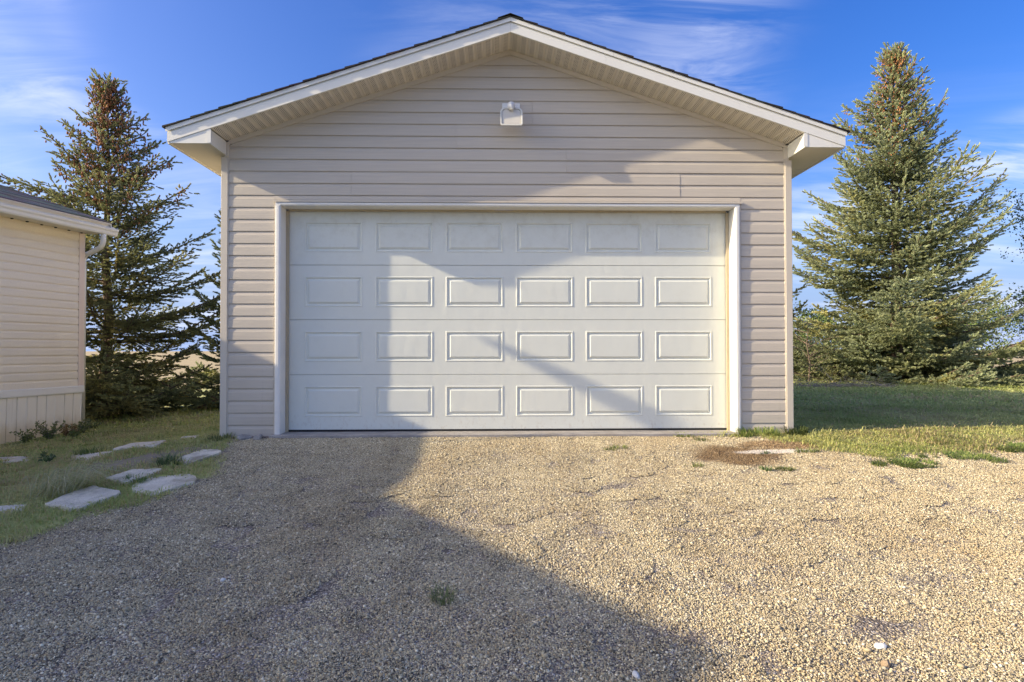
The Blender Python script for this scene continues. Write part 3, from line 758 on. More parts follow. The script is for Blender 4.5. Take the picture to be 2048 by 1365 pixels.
# ------------------------------------------------------------------ concrete stepping slabs
SLABS = [
 ('low grey slab half sunk in turf nearest the house skirting', [(-6.34, 0.91), (-5.74, 0.75), (-5.26, 0.31), (-5.18, -0.00), (-5.96, 0.26)], .01, .03),
 ('long tilted grey slab in the back row, left of the thick square one', [(-4.82, 0.02), (-4.90, 0.33), (-4.42, 0.34), (-4.20, 0.09), (-4.28, -0.37)], .035, .05),
 ('thick square slab with a clean front edge standing proud in the back row', [(-4.48, 0.31), (-4.55, 0.81), (-3.92, 0.45), (-3.75, -0.09)], .06, .02),
 ('small buff slab sunk in grass near the garage corner post', [(-3.92, 0.54), (-4.06, 1.06), (-3.59, 0.80), (-3.59, 0.46)], .03, .02),
 ('grey slab at the gravel edge closest to the garage corner', [(-3.12, -0.90), (-3.02, -0.58), (-2.86, -0.58), (-2.78, -0.68), (-2.92, -1.08)], .035, .02),
 ('pitted small slab edged by grass behind the broad grey slab', [(-3.45, -1.37), (-3.34, -1.15), (-3.04, -1.22), (-3.03, -1.39), (-3.19, -1.54)], .04, .03),
 ('broad rounded grey slab lying on the gravel edge', [(-3.08, -1.61), (-3.06, -1.41), (-2.78, -1.33), (-2.63, -1.44), (-2.58, -1.58), (-2.75, -1.86), (-2.82, -1.88), (-3.00, -1.75)], .03, .02),
 ('pale broken slab beside the long grass clump', [(-3.47, -2.02), (-3.47, -1.78), (-3.39, -1.59), (-3.04, -1.79), (-3.03, -1.93), (-3.11, -2.17), (-3.20, -2.15)], .04, .02),
 ('slab cut off by the left edge of the view in front of long grass', [(-4.15, -1.96), (-3.63, -1.95), (-3.54, -2.10), (-3.82, -2.21), (-4.15, -2.16)], .03, .02)]
for n, (lab, poly, proud, tilt) in enumerate(SLABS):
    rnd = random.Random(50+n)
    cx = sum(p[0] for p in poly)/len(poly); cy = sum(p[1] for p in poly)/len(poly)
    # soften the outline: cut each corner, add a little raggedness
    out = []
    for i, p in enumerate(poly):
        q0 = Vector(poly[i-1]); q = Vector(p); q1 = Vector(poly[(i+1) % len(poly)])
        for f in (.22, .08): out.append(q.lerp(q0, f)+Vector((rnd.uniform(-.012, .012), rnd.uniform(-.012, .012))))
        for f in (.08, .22): out.append(q.lerp(q1, f)+Vector((rnd.uniform(-.012, .012), rnd.uniform(-.012, .012))))
    zc = float(gz(cx, cy))
    ex = (float(gz(cx+.3, cy))-float(gz(cx-.3, cy)))/.6; ey = (float(gz(cx, cy+.3))-float(gz(cx, cy-.3)))/.6
    b = MB(); rings = []
    proud -= .012
    for dz, sc in ((-.09, .96), (proud-.012, .985), (proud, .965), (proud+.002, .75), (proud+.003, .4)):
        rings.append([((p.x-cx)*sc, (p.y-cy)*sc, dz+ex*(p.x-cx)*sc+ey*(p.y-cy)*sc+(rnd.uniform(-.003, .003) if dz > 0 else 0)) for p in out])
    b.loft(rings)
    o = b.build('stepping_slab', M['slab'], None, (cx, cy, zc)); tag(o, lab, 'paving slab', 'concrete stepping slabs on the left')

# ------------------------------------------------------------------ loose stones
def rock(name, x, y, size, mat, label, cat='stone', group=None, seed=0, flat=.6, dz=0.0):
    rnd = random.Random(seed); import bmesh
    bm = bmesh.new(); bmesh.ops.create_icosphere(bm, subdivisions=2, radius=1)
    ax = [rnd.uniform(.75, 1.25), rnd.uniform(.6, 1.0), flat]
    for v in bm.verts:
        n = 1+.16*math.sin(v.co.x*3.1+seed)+.12*math.sin(v.co.y*4.3+seed*2)+rnd.uniform(-.06, .06)
        v.co = Vector((v.co.x*ax[0], v.co.y*ax[1], v.co.z*ax[2]))*size*n
    me = bpy.data.meshes.new(name); bm.to_mesh(me); bm.free(); me.materials.append(mat)
    o = link(name, me, None, (x, y, float(gz(x, y))+size*flat*.4+dz)); o.rotation_euler = (rnd.uniform(-.2, .2), rnd.uniform(-.2, .2), rnd.uniform(0, 6))
    return tag(o, label, cat, group)
rock('stone', -1.57, -3.33, .016, M['white_stone'], 'tiny white stone in the shaded gravel on the left', group='loose stones on the gravel', seed=1)
rock('stone', 1.48, -4.01, .022, M['white_stone'], 'white stone lying in the sunlit gravel on the right', group='loose stones on the gravel', seed=2)
rock('stone', 1.41, -4.15, .020, M['brown_stone'], 'small brown stone next to the white one in sunlit gravel', group='loose stones on the gravel', seed=3, flat=.9)
rock('stone', .40, -4.21, .024, M['white_stone'], 'bluish white stone at the tip of the house shadow', group='loose stones on the gravel', seed=4, flat=.5)
rock('stone', -2.66, -.13, .055, M['grey_stone'], 'rough grey lump of stone against the garage foundation', group='loose stones on the gravel', seed=5)
rock('stone', -2.80, -.11, .07, M['grey_stone'], 'low flat stone under the left wall of the garage', group='loose stones on the gravel', seed=6, flat=.4)

# ------------------------------------------------------------------ spruces
rngS = np.random.default_rng(3)
def frames(d):
    d = d/np.linalg.norm(d, axis=1, keepdims=True)
    up = np.where(np.abs(d[:, 2:3]) < .93, np.array([[0, 0, 1.]]), np.array([[1., 0, 0]]))
    a = np.cross(d, up); a /= np.linalg.norm(a, axis=1, keepdims=True); return d, a, np.cross(d, a)
def shoot_template(seed, rows=4, per=4, spread=.26):
    r = np.random.default_rng(seed); V = []; T = []
    for i in range(rows):
        for j in range(per):
            s0 = i/rows*.85; a = 2*np.pi*(j/per)+i*1.1+r.uniform(-.2, .2)
            rad = spread*(1-.35*i/rows)*r.uniform(.8, 1.15); w = .105
            c, s = np.cos(a), np.sin(a); n = len(V)
            V += [(s0-w*.3, -s*w, c*w), (s0+w, s*w, -c*w), (s0+.42, c*rad, s*rad)]; T.append((n, n+1, n+2))
    return np.array(V), np.array(T)
SHOOTS = [shoot_template(s) for s in range(3)]
def scatter(tmpl, pos, dirs, length, width, col_in, col_out, rng, roll=None):
    """place copies of a template (x = forward) as one big mesh; colour runs from inner to outer"""
    tv, tf = tmpl; n = len(pos)
    d, a, b = frames(dirs); ph = rng.uniform(0, 2*np.pi, n) if roll is None else roll
    a2 = a*np.cos(ph)[:, None]+b*np.sin(ph)[:, None]; b2 = -a*np.sin(ph)[:, None]+b*np.cos(ph)[:, None]
    V = pos[:, None]+tv[None, :, 0:1]*(d*length[:, None])[:, None]+tv[None, :, 1:2]*(a2*width[:, None])[:, None]+tv[None, :, 2:3]*(b2*width[:, None])[:, None]
    F = tf[None]+(np.arange(n)*len(tv))[:, None, None]
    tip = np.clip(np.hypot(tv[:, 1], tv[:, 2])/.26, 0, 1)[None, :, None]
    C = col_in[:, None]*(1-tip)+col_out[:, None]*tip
    return V.reshape(-1, 3), F.reshape(-1, tf.shape[1]), C.reshape(-1, 3)
def cone_template():
    V = [(0, 0, 0)]; T = []
    for i, (x, r) in enumerate(((.25, .24), (.7, .2))):
        for j in range(5): V.append((x, r*np.cos(j*1.2566+i*.6), r*np.sin(j*1.2566+i*.6)))
    V.append((1, 0, 0))
    for j in range(5):
        k = (j+1) % 5; T += [(0, 1+k, 1+j), (1+j, 1+k, 6+j), (1+k, 6+k, 6+j), (6+j, 6+k, 11)]
    return np.array(V), np.array(T)
CONE = cone_template()
def spruce(x, y, H, R, seed, label, green, tipc, yellow, whorl=.24, per=7, cones=0, cone_from=.55, openness=0.0, sides=None, lowest=.012, prof=.80, ymax=None, toplen=.25, extra=(), lean=0.0, fine=1.0):
    rng = np.random.default_rng(seed); zb = float(gz(x, y))-.05
    root = thing('spruce_tree', label, 'tree', (x, y, zb), 0, 'spruce trees around the garage')
    tb = MB(); pts = []; rad = []
    for i in range(11):
        t = i/10; pts.append((lean*t*t+.03*math.sin(i*1.7+seed), .03*math.cos(i*1.3+seed), H*t*.985)); rad.append(max(.006, .018*H*(1-t)**.9))
    tb.tube(pts, rad, 9)
    P = []; D = []; LEN = []; WID = []; S = []; Hh = []; CP = []; CD = []
    z = lowest*H; az0 = rng.uniform(0, 6.28); queue = list(extra)
    while z < H*.975 or queue:
        t = min(z/H, .97); ex = None
        if z >= H*.975: ex = queue.pop(); t = ex[0]/H
        n = 1 if ex else max(3, int(round(per*(1-.35*t)*(1-openness*(1.9 if t > .45 else .9)*rng.uniform(0, .6)))))
        az0 += 2.4
        for j in range(n):
            az = az0+2*np.pi*j/n+rng.uniform(-.3, .3); zz = z+rng.uniform(-.5, .5)*whorl*(1-.5*t)
            L = R*max(.0, (1-t))**prof*rng.uniform(.72, 1.12)*(1+.22*math.sin(az*2+z*1.9+seed))+toplen*(1-t)**.3*.4+.05
            if rng.random() < .12: L *= .62
            if ymax is not None and math.sin(az) > ymax: continue
            if sides is not None and not sides(az): L *= .55
            sl = -.30+.95*t**1.1+rng.uniform(-.10, .10); cur = .30+.15*rng.random() if t < .7 else .22
            if t > .88: sl += .55
            if ex: zz, az, L, sl, cur = ex
            K = 14; s = np.linspace(0, 1, K)
            bend = rng.uniform(-.25, .25)
            aa = az+bend*s
            r = L*s
            px = np.cumsum(np.r_[0, np.diff(r)*np.cos(aa[1:])]); py = np.cumsum(np.r_[0, np.diff(r)*np.sin(aa[1:])])
            pz = L*(sl*s+cur*s**2.2)
            base = np.array([lean*t*t, 0, max(zz, .12)])
            br = base+np.stack([px, py, pz], 1)
            br[:, 2] = np.maximum(br[:, 2], .10+.25*s*0)
            tb.tube([tuple(br[q]) for q in (0, 4, 8, 13)], [.010+.006*L*(1-q/13.) for q in (0, 4, 8, 13)], 4)
            seg = L/(K-1)
            def at(q): 
                f = np.clip(q*(K-1), 0, K-1.001); i0 = f.astype(int); w = (f-i0)[:, None]
                return br[i0]*(1-w)+br[i0+1]*w, br[i0+1]-br[i0]
            # shoots on the limb itself
            start = .16 if t < .75 else .10
            q = np.arange(start, 1.0, .06/max(L, .25)); pp, dd = at(q)
            dd = dd/np.linalg.norm(dd, axis=1, keepdims=True)
            jit = rng.normal(0, .45, (len(q), 3)); jit[:, 2] += .25
            P.append(pp); D.append(dd+jit); LEN.append(rng.uniform(.10, .17, len(q))); S.append(q); Hh.append(np.full(len(q), t))
            # terminal leader
            P.append(br[-1:]); D.append(dd[-1:]+np.array([[0, 0, .35]])); LEN.append(np.array([.16])); S.append(np.array([1.])); Hh.append(np.array([t]))
            # side twigs, both sides and a few hanging
            qt = np.arange(.08, .97, .072*fine**.5/max(L, .3)); tp, td = at(qt); td = td/np.linalg.norm(td, axis=1, keepdims=True)
            for i in range(len(qt)):
                if rng.random() < openness*.35: continue
                side = 1 if i % 2 else -1
                out = np.array([-td[i, 1], td[i, 0], 0])*side
                ln = min(.85, (.50*L*(1-qt[i])+.13)*min(1, .45+2.2*qt[i]))*rng.uniform(.6, 1.15)
                dirv = td[i]*.75+out*.8+np.array([0, 0, rng.uniform(-.38, .16)]); dirv /= np.linalg.norm(dirv)
                m = max(2, int(ln/(.080*fine))); w = np.linspace(.15, 1, m)
                sp = tp[i]+dirv*(ln*w)[:, None]; sp[:, 2] -= .10*ln*w**2*0
                alt = np.where(np.arange(m) % 2, 1., -1.)[:, None]
                lat = np.cross(dirv, [0, 0, 1.]); 
                dv = dirv+lat*alt*rng.uniform(.35, .95, (m, 1))+rng.normal(0, .2, (m, 3)); dv[-1] = dirv+rng.normal(0, .1, 3)
                sp = sp+lat*alt*(rng.uniform(0, .30, (m, 1))*ln*(1-w*.8)[:, None])
                sp[:, 2] = np.maximum(sp[:, 2], .05)
                P.append(sp); D.append(dv); LEN.append(rng.uniform(.10, .165, m)); S.append(qt[i]+(1-qt[i])*w*.6); Hh.append(np.full(m, t))
            if cones and t > cone_from:
                nc = rng.poisson(1.5*cones*(.5+.9*rng.random())*min(1, (t-cone_from)/.12))
                qc = rng.uniform(.25, 1.0, nc); cp, _ = at(qc)
                CP.append(cp+rng.normal(0, .055, (nc, 3))-np.array([0, 0, .02])); CD.append(np.stack([rng.normal(0, .35, nc), rng.normal(0, .35, nc), -np.ones(nc)], 1))
        z += whorl*(1-.45*t)*rng.uniform(.8, 1.2)*(.62 if t < .13 else 1)
    # leader shoots at the very top
    k = 9; P.append(np.stack([np.full(k, lean), np.zeros(k), H*np.linspace(.95, 1.0, k)], 1)); D.append(np.stack([rng.normal(0, .25, k), rng.normal(0, .25, k), np.ones(k)], 1)); LEN.append(np.full(k, .16)); S.append(np.ones(k)); Hh.append(np.ones(k))
    o = tb.build('trunk', M['bark'], root)
    P = np.concatenate(P); D = np.concatenate(D); LEN = np.concatenate(LEN)*fine; S = np.concatenate(S); Hh = np.concatenate(Hh)
    n = len(P)
    v = rng.uniform(.75, 1.25, n)[:, None]
    patch = vnoise(P[:, 0]*1.0+P[:, 2]*.7, P[:, 1]+P[:, 2]*.9, 1.6, seed)[:, None]
    yl = np.clip((patch-.25)*1.5, 0, 1)*.75
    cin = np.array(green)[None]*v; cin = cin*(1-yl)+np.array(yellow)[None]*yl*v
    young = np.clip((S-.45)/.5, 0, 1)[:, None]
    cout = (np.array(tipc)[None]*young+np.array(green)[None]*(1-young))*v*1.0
    limb = rng.uniform(.7, 1.3); cout = cout*(1-yl*.8)+np.array(yellow)[None]*1.15*yl*.8*v
    Vs, Fs, Cs = [], [], []; off = 0
    which = rng.integers(0, 3, n)
    for kx in range(3):
        m = which == kx
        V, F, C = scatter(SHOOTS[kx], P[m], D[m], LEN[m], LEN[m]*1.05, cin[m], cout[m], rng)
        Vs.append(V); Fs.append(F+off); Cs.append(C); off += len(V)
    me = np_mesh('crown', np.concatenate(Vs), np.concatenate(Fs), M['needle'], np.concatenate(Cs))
    c = link('crown', me, root); c['kind'] = 'stuff'
    if cones and CP:
        CPa = np.concatenate(CP); CDa = np.concatenate(CD); nc = len(CPa)
        cc = np.array([.27, .125, .055])[None]*rng.uniform(.6, 1.5, nc)[:, None]
        V, F, C = scatter(CONE, CPa, CDa, rng.uniform(.05, .08, nc), np.full(nc, .066), cc*.7, cc*1.2, rng)
        co = link('cones', np_mesh('cones', V, F, M['cone'], C), root); co['kind'] = 'stuff'
    return n
BLUE = dict(green=(.22, .245, .115), tipc=(.64, .69, .42), yellow=(.58, .52, .19))
DARK = dict(green=(.21, .22, .095), tipc=(.48, .50, .24), yellow=(.54, .43, .14))
nsh = []
nsh.append(spruce(11.2, 10.3, 9.55, 3.55, 21, 'tall blue green spruce on the right lawn with brown cones near its tip', whorl=.34, per=8, cones=16, cone_from=.58, prof=.96, extra=((5.9, .15, 1.5, .9, .5), (6.2, -.5, 1.2, 1.0, .5), (5.5, .5, 1.7, .7, .4), (4.6, 3.3, 2.1, .5, .4), (3.6, -.2, 2.9, .45, .35), (3.1, .3, 3.1, .4, .3)), **BLUE))
nsh.append(spruce(-8.25, 6.1, 7.15, 2.45, 34, 'ragged spruce behind the peach house with cone laden brown upper branches', whorl=.30, per=7, cones=30, cone_from=.48, openness=.26, fine=.74, prof=.98, extra=((4.5, 3.3, 2.2, .12, .12), (4.1, -.1, 1.85, .2, .15), (4.9, .2, 1.25, .3, .15), (5.0, 2.9, 1.15, .3, .2), (3.9, 2.7, 1.9, .1, .2), (3.6, 3.5, 2.3, .05, .2), (3.2, .1, 2.0, .15, .25), (2.6, -.3, 2.2, .1, .25), (2.0, .2, 2.5, .1, .2), (4.3, -1.2, 1.3, .2, .2)), **DARK))
nsh.append(spruce(-5.5, 7.7, 5.1, 2.1, 45, 'dark spruce half hidden behind the left wall of the garage', whorl=.27, per=6, prof=.8, green=(.20, .23, .105), tipc=(.52, .57, .30), yellow=(.52, .46, .16)))
nsh.append(spruce(8.0, 12.0, 5.3, 1.6, 56, 'shaded spruce half hidden behind the right wall of the garage', whorl=.29, per=6, openness=.4, prof=.7, **DARK))
print('shoots', nsh)

# ------------------------------------------------------------------ broadleaf tree, bushes, weeds
def leaf_template():
    V = np.array([(0, 0, 0), (.45, .28, .06), (1, 0, 0), (.45, -.28, .06)]); return V, np.array([(0, 1, 2), (0, 2, 3)])
LEAF = leaf_template()
def leaf_cloud(name, pos, dirs, size, c0, c1, rng, parent, kind='stuff'):
    n = len(pos); f = rng.uniform(0, 1, (n, 1)); col = np.array(c0)[None]*(1-f)+np.array(c1)[None]*f
    V, F, C = scatter(LEAF, pos, dirs, size, size, col, col*1.1, rng)
    o = link(name, np_mesh(name, V, F, M['leaf'], C), parent); o['kind'] = kind; return o
def broadleaf(x, y, H, R, seed, label, c0, c1, cat='tree', name='broadleaf_tree', group=None, leaves=9000, lsz=.055, base=.25, nb=26):
    rng = np.random.default_rng(seed); root = thing(name, label, cat, (x, y, float(gz(x, y))-.03), 0, group)
    tb = MB(); tb.tube([(0, 0, 0), (.04, .02, H*.35), (-.03, .05, H*.65), (0, 0, H*.9)], [.016*H, .012*H, .008*H, .003*H], 8)
    P = []
    for i in range(nb):
        h = H*rng.uniform(base*.6, .85); az = rng.uniform(0, 6.28); L = R*rng.uniform(.6, 1.1)*(1-.4*abs(h/H-.5))
        e = np.array([L*np.cos(az), L*np.sin(az), h+L*rng.uniform(.2, .7)]); s0 = np.array([0, 0, h])
        mid = (s0+e)/2+rng.normal(0, .08*R, 3)
        tb.tube([tuple(s0), tuple(mid), tuple(e)], [.006*H, .004*H, .002*H], 4)
        m = leaves//nb; w = rng.uniform(.25, 1.05, m)[:, None]
        c = np.where(w < .5, s0+(mid-s0)*w*2, mid+(e-mid)*(w*2-1))
        # leaves gather on small sprigs, leaving gaps
        ns = max(6, m//22); sid = rng.integers(0, ns, m); so = rng.normal(0, .13*R, (ns, 3)); 
        P.append(c*.35+c[sid % len(c)]*.65+so[sid]+rng.normal(0, .05*R, (m, 3)))
    tb.build('trunk', M['bark'], root)
    P = np.concatenate(P); P[:, 2] = np.maximum(P[:, 2], .04)
    leaf_cloud('crown', P, rng.normal(0, 1, (len(P), 3))+np.array([0, 0, .2]), rng.uniform(.7, 1.3, len(P))*lsz, c0, c1, rng, root)
broadleaf(16.9, 11.2, 5.6, 2.0, 61, 'small leaved deciduous tree leaning in at the right edge of the view', (.05, .085, .028), (.11, .16, .05), leaves=15000, lsz=.075, nb=40)
broadleaf(16.6, 17.0, 2.3, 1.5, 62, 'bright green bush behind the big blue spruce', (.10, .17, .035), (.20, .28, .07), 'bush', 'bush', 'bushes along the field edge', 6000, .09, .1)
broadleaf(20.6, 19.5, 3.0, 1.9, 63, 'taller yellow green bush at the field edge by the right border', (.12, .17, .035), (.22, .27, .075), 'bush', 'bush', 'bushes along the field edge', 6000, .10, .1)
broadleaf(15.2, 10.0, .9, .7, 64, 'low shrub with pale leaves in front of the field on the right', (.09, .12, .045), (.19, .22, .10), 'bush', 'bush', 'bushes along the field edge', 1800, .05, .1)
broadleaf(8.3, 9.6, 1.7, .75, 65, 'sparse shrub between garage wall and the big blue spruce', (.07, .09, .04), (.14, .15, .07), 'bush', 'bush', 'bushes along the field edge', 1500, .05, .1, 18)
FAR = ['far dark clump on the horizon nearest the peach house', 'wide far clump on the horizon seen past the ragged spruce', 'far clump on the horizon behind the right wall of the garage', 'far clump on the horizon behind the trunk of the blue spruce', 'far clump on the horizon just right of the blue spruce', 'tallest far clump on the horizon by the right border']
for i, (x, y, H, R, lab) in enumerate(((12.2, 24, 2.4, 1.9, 'green bush at the field edge seen through the left of the blue spruce'), (16.5, 26, 2.8, 2.1, 'broad bush at the field edge right behind the blue spruce trunk'), (20.5, 25, 2.3, 1.9, 'rounded bush at the field edge right of the blue spruce'), (24.5, 26, 3.0, 2.2, 'last bush at the field edge by the right border'))):
    broadleaf(x, y, H, R, 90+i, lab, (.12, .18, .04), (.24, .30, .09), 'bush', 'bush', 'bushes along the field edge', 4500, .12, .1)
for i, (x, y, H, R) in enumerate(((-30, 120, 6, 7), (-46, 130, 7, 8), (40, 140, 7, 9), (62, 150, 8, 10), (88, 150, 8, 10), (110, 160, 9, 12))):
    broadleaf(x, y, H, R, 70+i, FAR[i], (.05, .08, .03), (.09, .12, .05), 'tree', 'distant_tree', 'far trees on the horizon', 2500, .9, .1, 14)

# weeds along the skirting
def weed(x, y, h, seed, label, n_st=5, c0=(.11, .15, .05), c1=(.26, .29, .10), lsz=.035, group='weeds along the house skirting', rad=.5):
    rng = np.random.default_rng(seed); root = thing('weed_plant', label, 'weed', (x, y, float(gz(x, y))-.01), 0, group)
    sb = MB(); P = []; D = []
    for i in range(n_st):
        az = rng.uniform(0, 6.28); r = h*rad*rng.uniform(.3, 1); hh = h*rng.uniform(.6, 1.05)
        pts = [(0, 0, 0), (r*.35*math.cos(az), r*.35*math.sin(az), hh*.5), (r*math.cos(az), r*math.sin(az), hh)]
        sb.tube(pts, [.0035, .003, .0015], 4)
        m = rng.integers(18, 30); w = rng.uniform(.2, 1.0, m)[:, None]
        a, b_, c = [np.array(q) for q in pts]
        pp = np.where(w < .5, a+(b_-a)*w*2, b_+(c-b_)*(w*2-1)); P.append(pp); D.append(rng.normal(0, 1, (m, 3))+np.array([0, 0, .15]))
    sb.build('stem', M['twig'], root)
    P = np.concatenate(P); D = np.concatenate(D)
    leaf_cloud('leaves', P, D, rng.uniform(.6, 1.4, len(P))*lsz, c0, c1, rng, root)
WEEDS = [(-6.74, 2.07, .27, 'bushy green weed against the skirting at the left edge', 7), (-6.66, 2.37, .36, 'tallest leafy weed in front of the cream skirting', 8), (-6.58, 2.64, .24, 'reddish leaved weed low beside the tall one', 6),
         (-6.60, 2.97, .32, 'upright weed in front of the skirting near the house corner', 6), (-6.65, 3.28, .30, 'weed with few dark leaves right at the house corner', 4), (-6.35, 2.45, .14, 'flat dark weed spreading in front of the others', 8)]
for i, (x, y, h, lab, n) in enumerate(WEEDS):
    weed(x, y, h*.78, 80+i, lab, n*2+2, rad=.85, **({'c0': (.20, .13, .06), 'c1': (.34, .25, .10)} if 'reddish' in lab else {}))
weed(-4.75, -.25, .13, 90, 'dark leafed plant on the sunken slab by the house', 7, (.08, .13, .05), (.16, .22, .09), .035, 'weeds along the house skirting', .9)

# ------------------------------------------------------------------ grass
def blades(pos, az, lean, h, w, c_base, c_tip):
    """curved blades: two quads worth of triangles each"""
    n = len(pos); d = np.stack([np.cos(az), np.sin(az), np.zeros(n)], 1); s = np.stack([-np.sin(az), np.cos(az), np.zeros(n)], 1)
    up = np.array([[0, 0, 1.]]); hh = h[:, None]; ww = w[:, None]; l = lean[:, None]
    p0, p1 = pos-s*ww, pos+s*ww; m = pos+d*l*hh*.35+up*hh*.62
    p2, p3 = m-s*ww*.75, m+s*ww*.75; p4 = pos+d*l*hh*1.05+up*hh*(1-.38*np.clip(l, 0, 1.8))
    V = np.stack([p0, p1, p2, p3, p4], 1).reshape(-1, 3)
    i = (np.arange(n)*5)[:, None]
    F = np.concatenate([i+np.array([[0, 1, 3]]), i+np.array([[0, 3, 2]]), i+np.array([[2, 3, 4]])])
    C = np.stack([c_base, c_base, (c_base+c_tip)/2, (c_base+c_tip)/2, c_tip], 1).reshape(-1, 3)
    return V, F, C
def in_view(x, y, m=.26):
    dx, dy = x+.127, y+6.52; lat = dx*math.cos(.0226)-dy*math.sin(.0226); fw = dy*math.cos(.0226)+dx*math.sin(.0226)
    return (fw > .5) & (np.abs(lat) < fw*(.853+m)+.3)
def house_hit(x, y):
    c, s = math.cos(-HANG), math.sin(-HANG); lx = (x-HPOS[0])*c-(y-HPOS[1])*s; ly = (x-HPOS[0])*s+(y-HPOS[1])*c
    return (lx < -.02) & (ly < .05)
SL_POLY = [np.array(p[1]) for p in SLABS]
def in_poly(x, y, poly):
    r = np.zeros(len(x), bool); n = len(poly)
    for i in range(n):
        (x0, y0), (x1, y1) = poly[i], poly[(i+1) % n]
        c = ((y0 > y) != (y1 > y)) & (x < (x1-x0)*(y-y0)/(y1-y0+1e-12)+x0); r ^= c
    return r
def lawn(name, xr, yr, dens, seed, hgt, mats, label_kind='stuff', prob=None, wid=.0035):
    rng = np.random.default_rng(seed); A = (xr[1]-xr[0])*(yr[1]-yr[0]); n = int(A*dens)
    x = rng.uniform(*xr, n); y = rng.uniform(*yr, n)
    keep = in_view(x, y) & ~house_hit(x, y) & ~((np.abs(x) < 3.09) & (y > -.01) & (y < DEPTH))
    p = 1-gravel_mask(x, y)
    if prob is not None: p = p*prob(x, y)
    keep &= rng.uniform(0, 1, n) < p
    x, y = x[keep], y[keep]
    for poly in SL_POLY:
        c = poly.mean(0); q = c+(poly-c)*.72
        k = ~in_poly(x, y, q); x, y = x[k], y[k]
    n = len(x); z = gz(x, y)-.004
    tuft = vnoise(x, y, 3.0, seed)*.5+vnoise(x, y, 9, seed+1)*.5
    h = hgt*rng.uniform(.5, 1.25, n)*(1+.75*tuft)*np.where(rng.uniform(0, 1, n) < .02, 2.0, 1.0)
    dist = np.hypot(x, y+6.5); w = wid*np.clip(dist/6, 1, 2.2)*rng.uniform(.7, 1.3, n)
    ca, cb = mats; f = np.clip(.5+.5*vnoise(x, y, 1.3, seed+4)+rng.normal(0, .22, n), 0, 1)[:, None]
    ctip = np.array(ca)[None]*(1-f)+np.array(cb)[None]*f
    dry = (rng.uniform(0, 1, n) < .10+.45*np.clip(vnoise(x, y, .9, seed+8)+.35*vnoise(x, y, 3, seed+9), 0, 1))[:, None]; ctip = np.where(dry, np.array([[.58, .48, .25]]), ctip)
    V, F, C = blades(np.stack([x, y, z], 1), rng.uniform(0, 6.28, n), rng.uniform(.3, 1.5, n), h, w, ctip*.9, ctip)
    o = link(name, np_mesh(name, V, F, M['grass'], C)); tag(o, kind=label_kind); return o, n
cnt = []
o, n = lawn('lawn_grass', (1.6, 9.0), (-1.6, 3.0), 5200, 101, .045, ((.40, .46, .13), (.68, .66, .26))); tag(o, 'short sunlit and shaded lawn grass right of the garage', 'grass'); cnt.append(n)
o, n = lawn('lawn_grass', (3.1, 17.0), (3.0, 12.5), 900, 102, .05, ((.40, .47, .15), (.66, .66, .27)), wid=.0065); tag(o, 'back part of the lawn in front of the blue spruce', 'grass'); cnt.append(n)
o, n = lawn('lawn_grass', (-7.0, -2.4), (-3.3, 3.0), 4200, 103, .048, ((.38, .46, .14), (.66, .62, .29)),
     prob=lambda x, y: np.clip(1-.9*np.exp(-(((x+3.75)/.55)**2+((y+.75)/.45)**2))-.6*np.exp(-(((x+3.2)/.4)**2+((y+.55)/.35)**2)), 0, 1)); tag(o, 'uneven grass round the stepping slabs on the left', 'grass'); cnt.append(n)
o, n = lawn('lawn_grass', (-9.0, -3.1), (3.0, 7.5), 1800, 104, .07, ((.40, .47, .13), (.66, .64, .25)), wid=.005); tag(o, 'grass bank under the spruces on the left', 'grass'); cnt.append(n)
print('blades', cnt)
def clump(name, x, y, r, h, nb, seed, label, ca, cb, cat='grass tuft', group=None, az=None, leanr=(.3, 1.2), wid=.003, sq=1.0):
    rng = np.random.default_rng(seed); a = rng.uniform(0, 6.28, nb); rr_ = r*np.sqrt(rng.uniform(0, 1, nb))
    px = x+rr_*np.cos(a); py = y+rr_*np.sin(a)*sq
    if r > .09 and cat == 'grass tuft':
        k = vnoise(px, py, 1.1/r*3, seed)+.7*vnoise(px, py, 16, seed+3) > -.25+.9*(rr_/r)**3-.45*(rr_ < .35*r)
        a, px, py = a[k], px[k], py[k]; nb = len(px)
    aa = a+rng.normal(0, .6, nb) if az is None else az+rng.normal(0, .55, nb)
    f = rng.uniform(0, 1, (nb, 1)); c = np.array(ca)[None]*(1-f)+np.array(cb)[None]*f
    V, F, C = blades(np.stack([px-x, py-y, gz(px, py)-float(gz(x, y))-.004], 1), aa, rng.uniform(*leanr, nb), h*rng.uniform(.5, 1.15, nb), np.full(nb, wid)*rng.uniform(.7, 1.3, nb), c*.88, c)
    o = link(name, np_mesh(name, V, F, M['grass'], C), None, (x, y, float(gz(x, y)))); return tag(o, label, cat, group)
G1, G2 = (.18, .25, .07), (.40, .42, .15)
clump('grass_tuft', -.40, -3.58, .055, .085, 90, 1, 'lone fine grass tuft in the shaded gravel foreground', (.12, .19, .06), (.26, .29, .12), group='grass tufts in the gravel', wid=.0016)
clump('grass_tuft', 1.02, -.56, .17, .05, 260, 2, 'flat green tuft on sunlit gravel before the middle of the door', G1, G2, group='grass tufts in the gravel', sq=.5)
clump('grass_tuft', 1.63, -1.16, .10, .045, 150, 3, 'small tuft left of the rusty patch in the gravel', G1, G2, group='grass tufts in the gravel', sq=.5)
clump('grass_tuft', 2.22, -1.25, .10, .05, 170, 4, 'leafy green tuft just below the rusty patch', (0.10, 0.20, 0.06), (0.24, 0.32, 0.12), group='grass tufts in the gravel', sq=.5)
clump('grass_tuft', 2.42, -1.23, .09, .04, 130, 5, 'yellowish tuft right of the leafy one below the rusty patch', G1, (.22, .22, .08), group='grass tufts in the gravel', sq=.5)
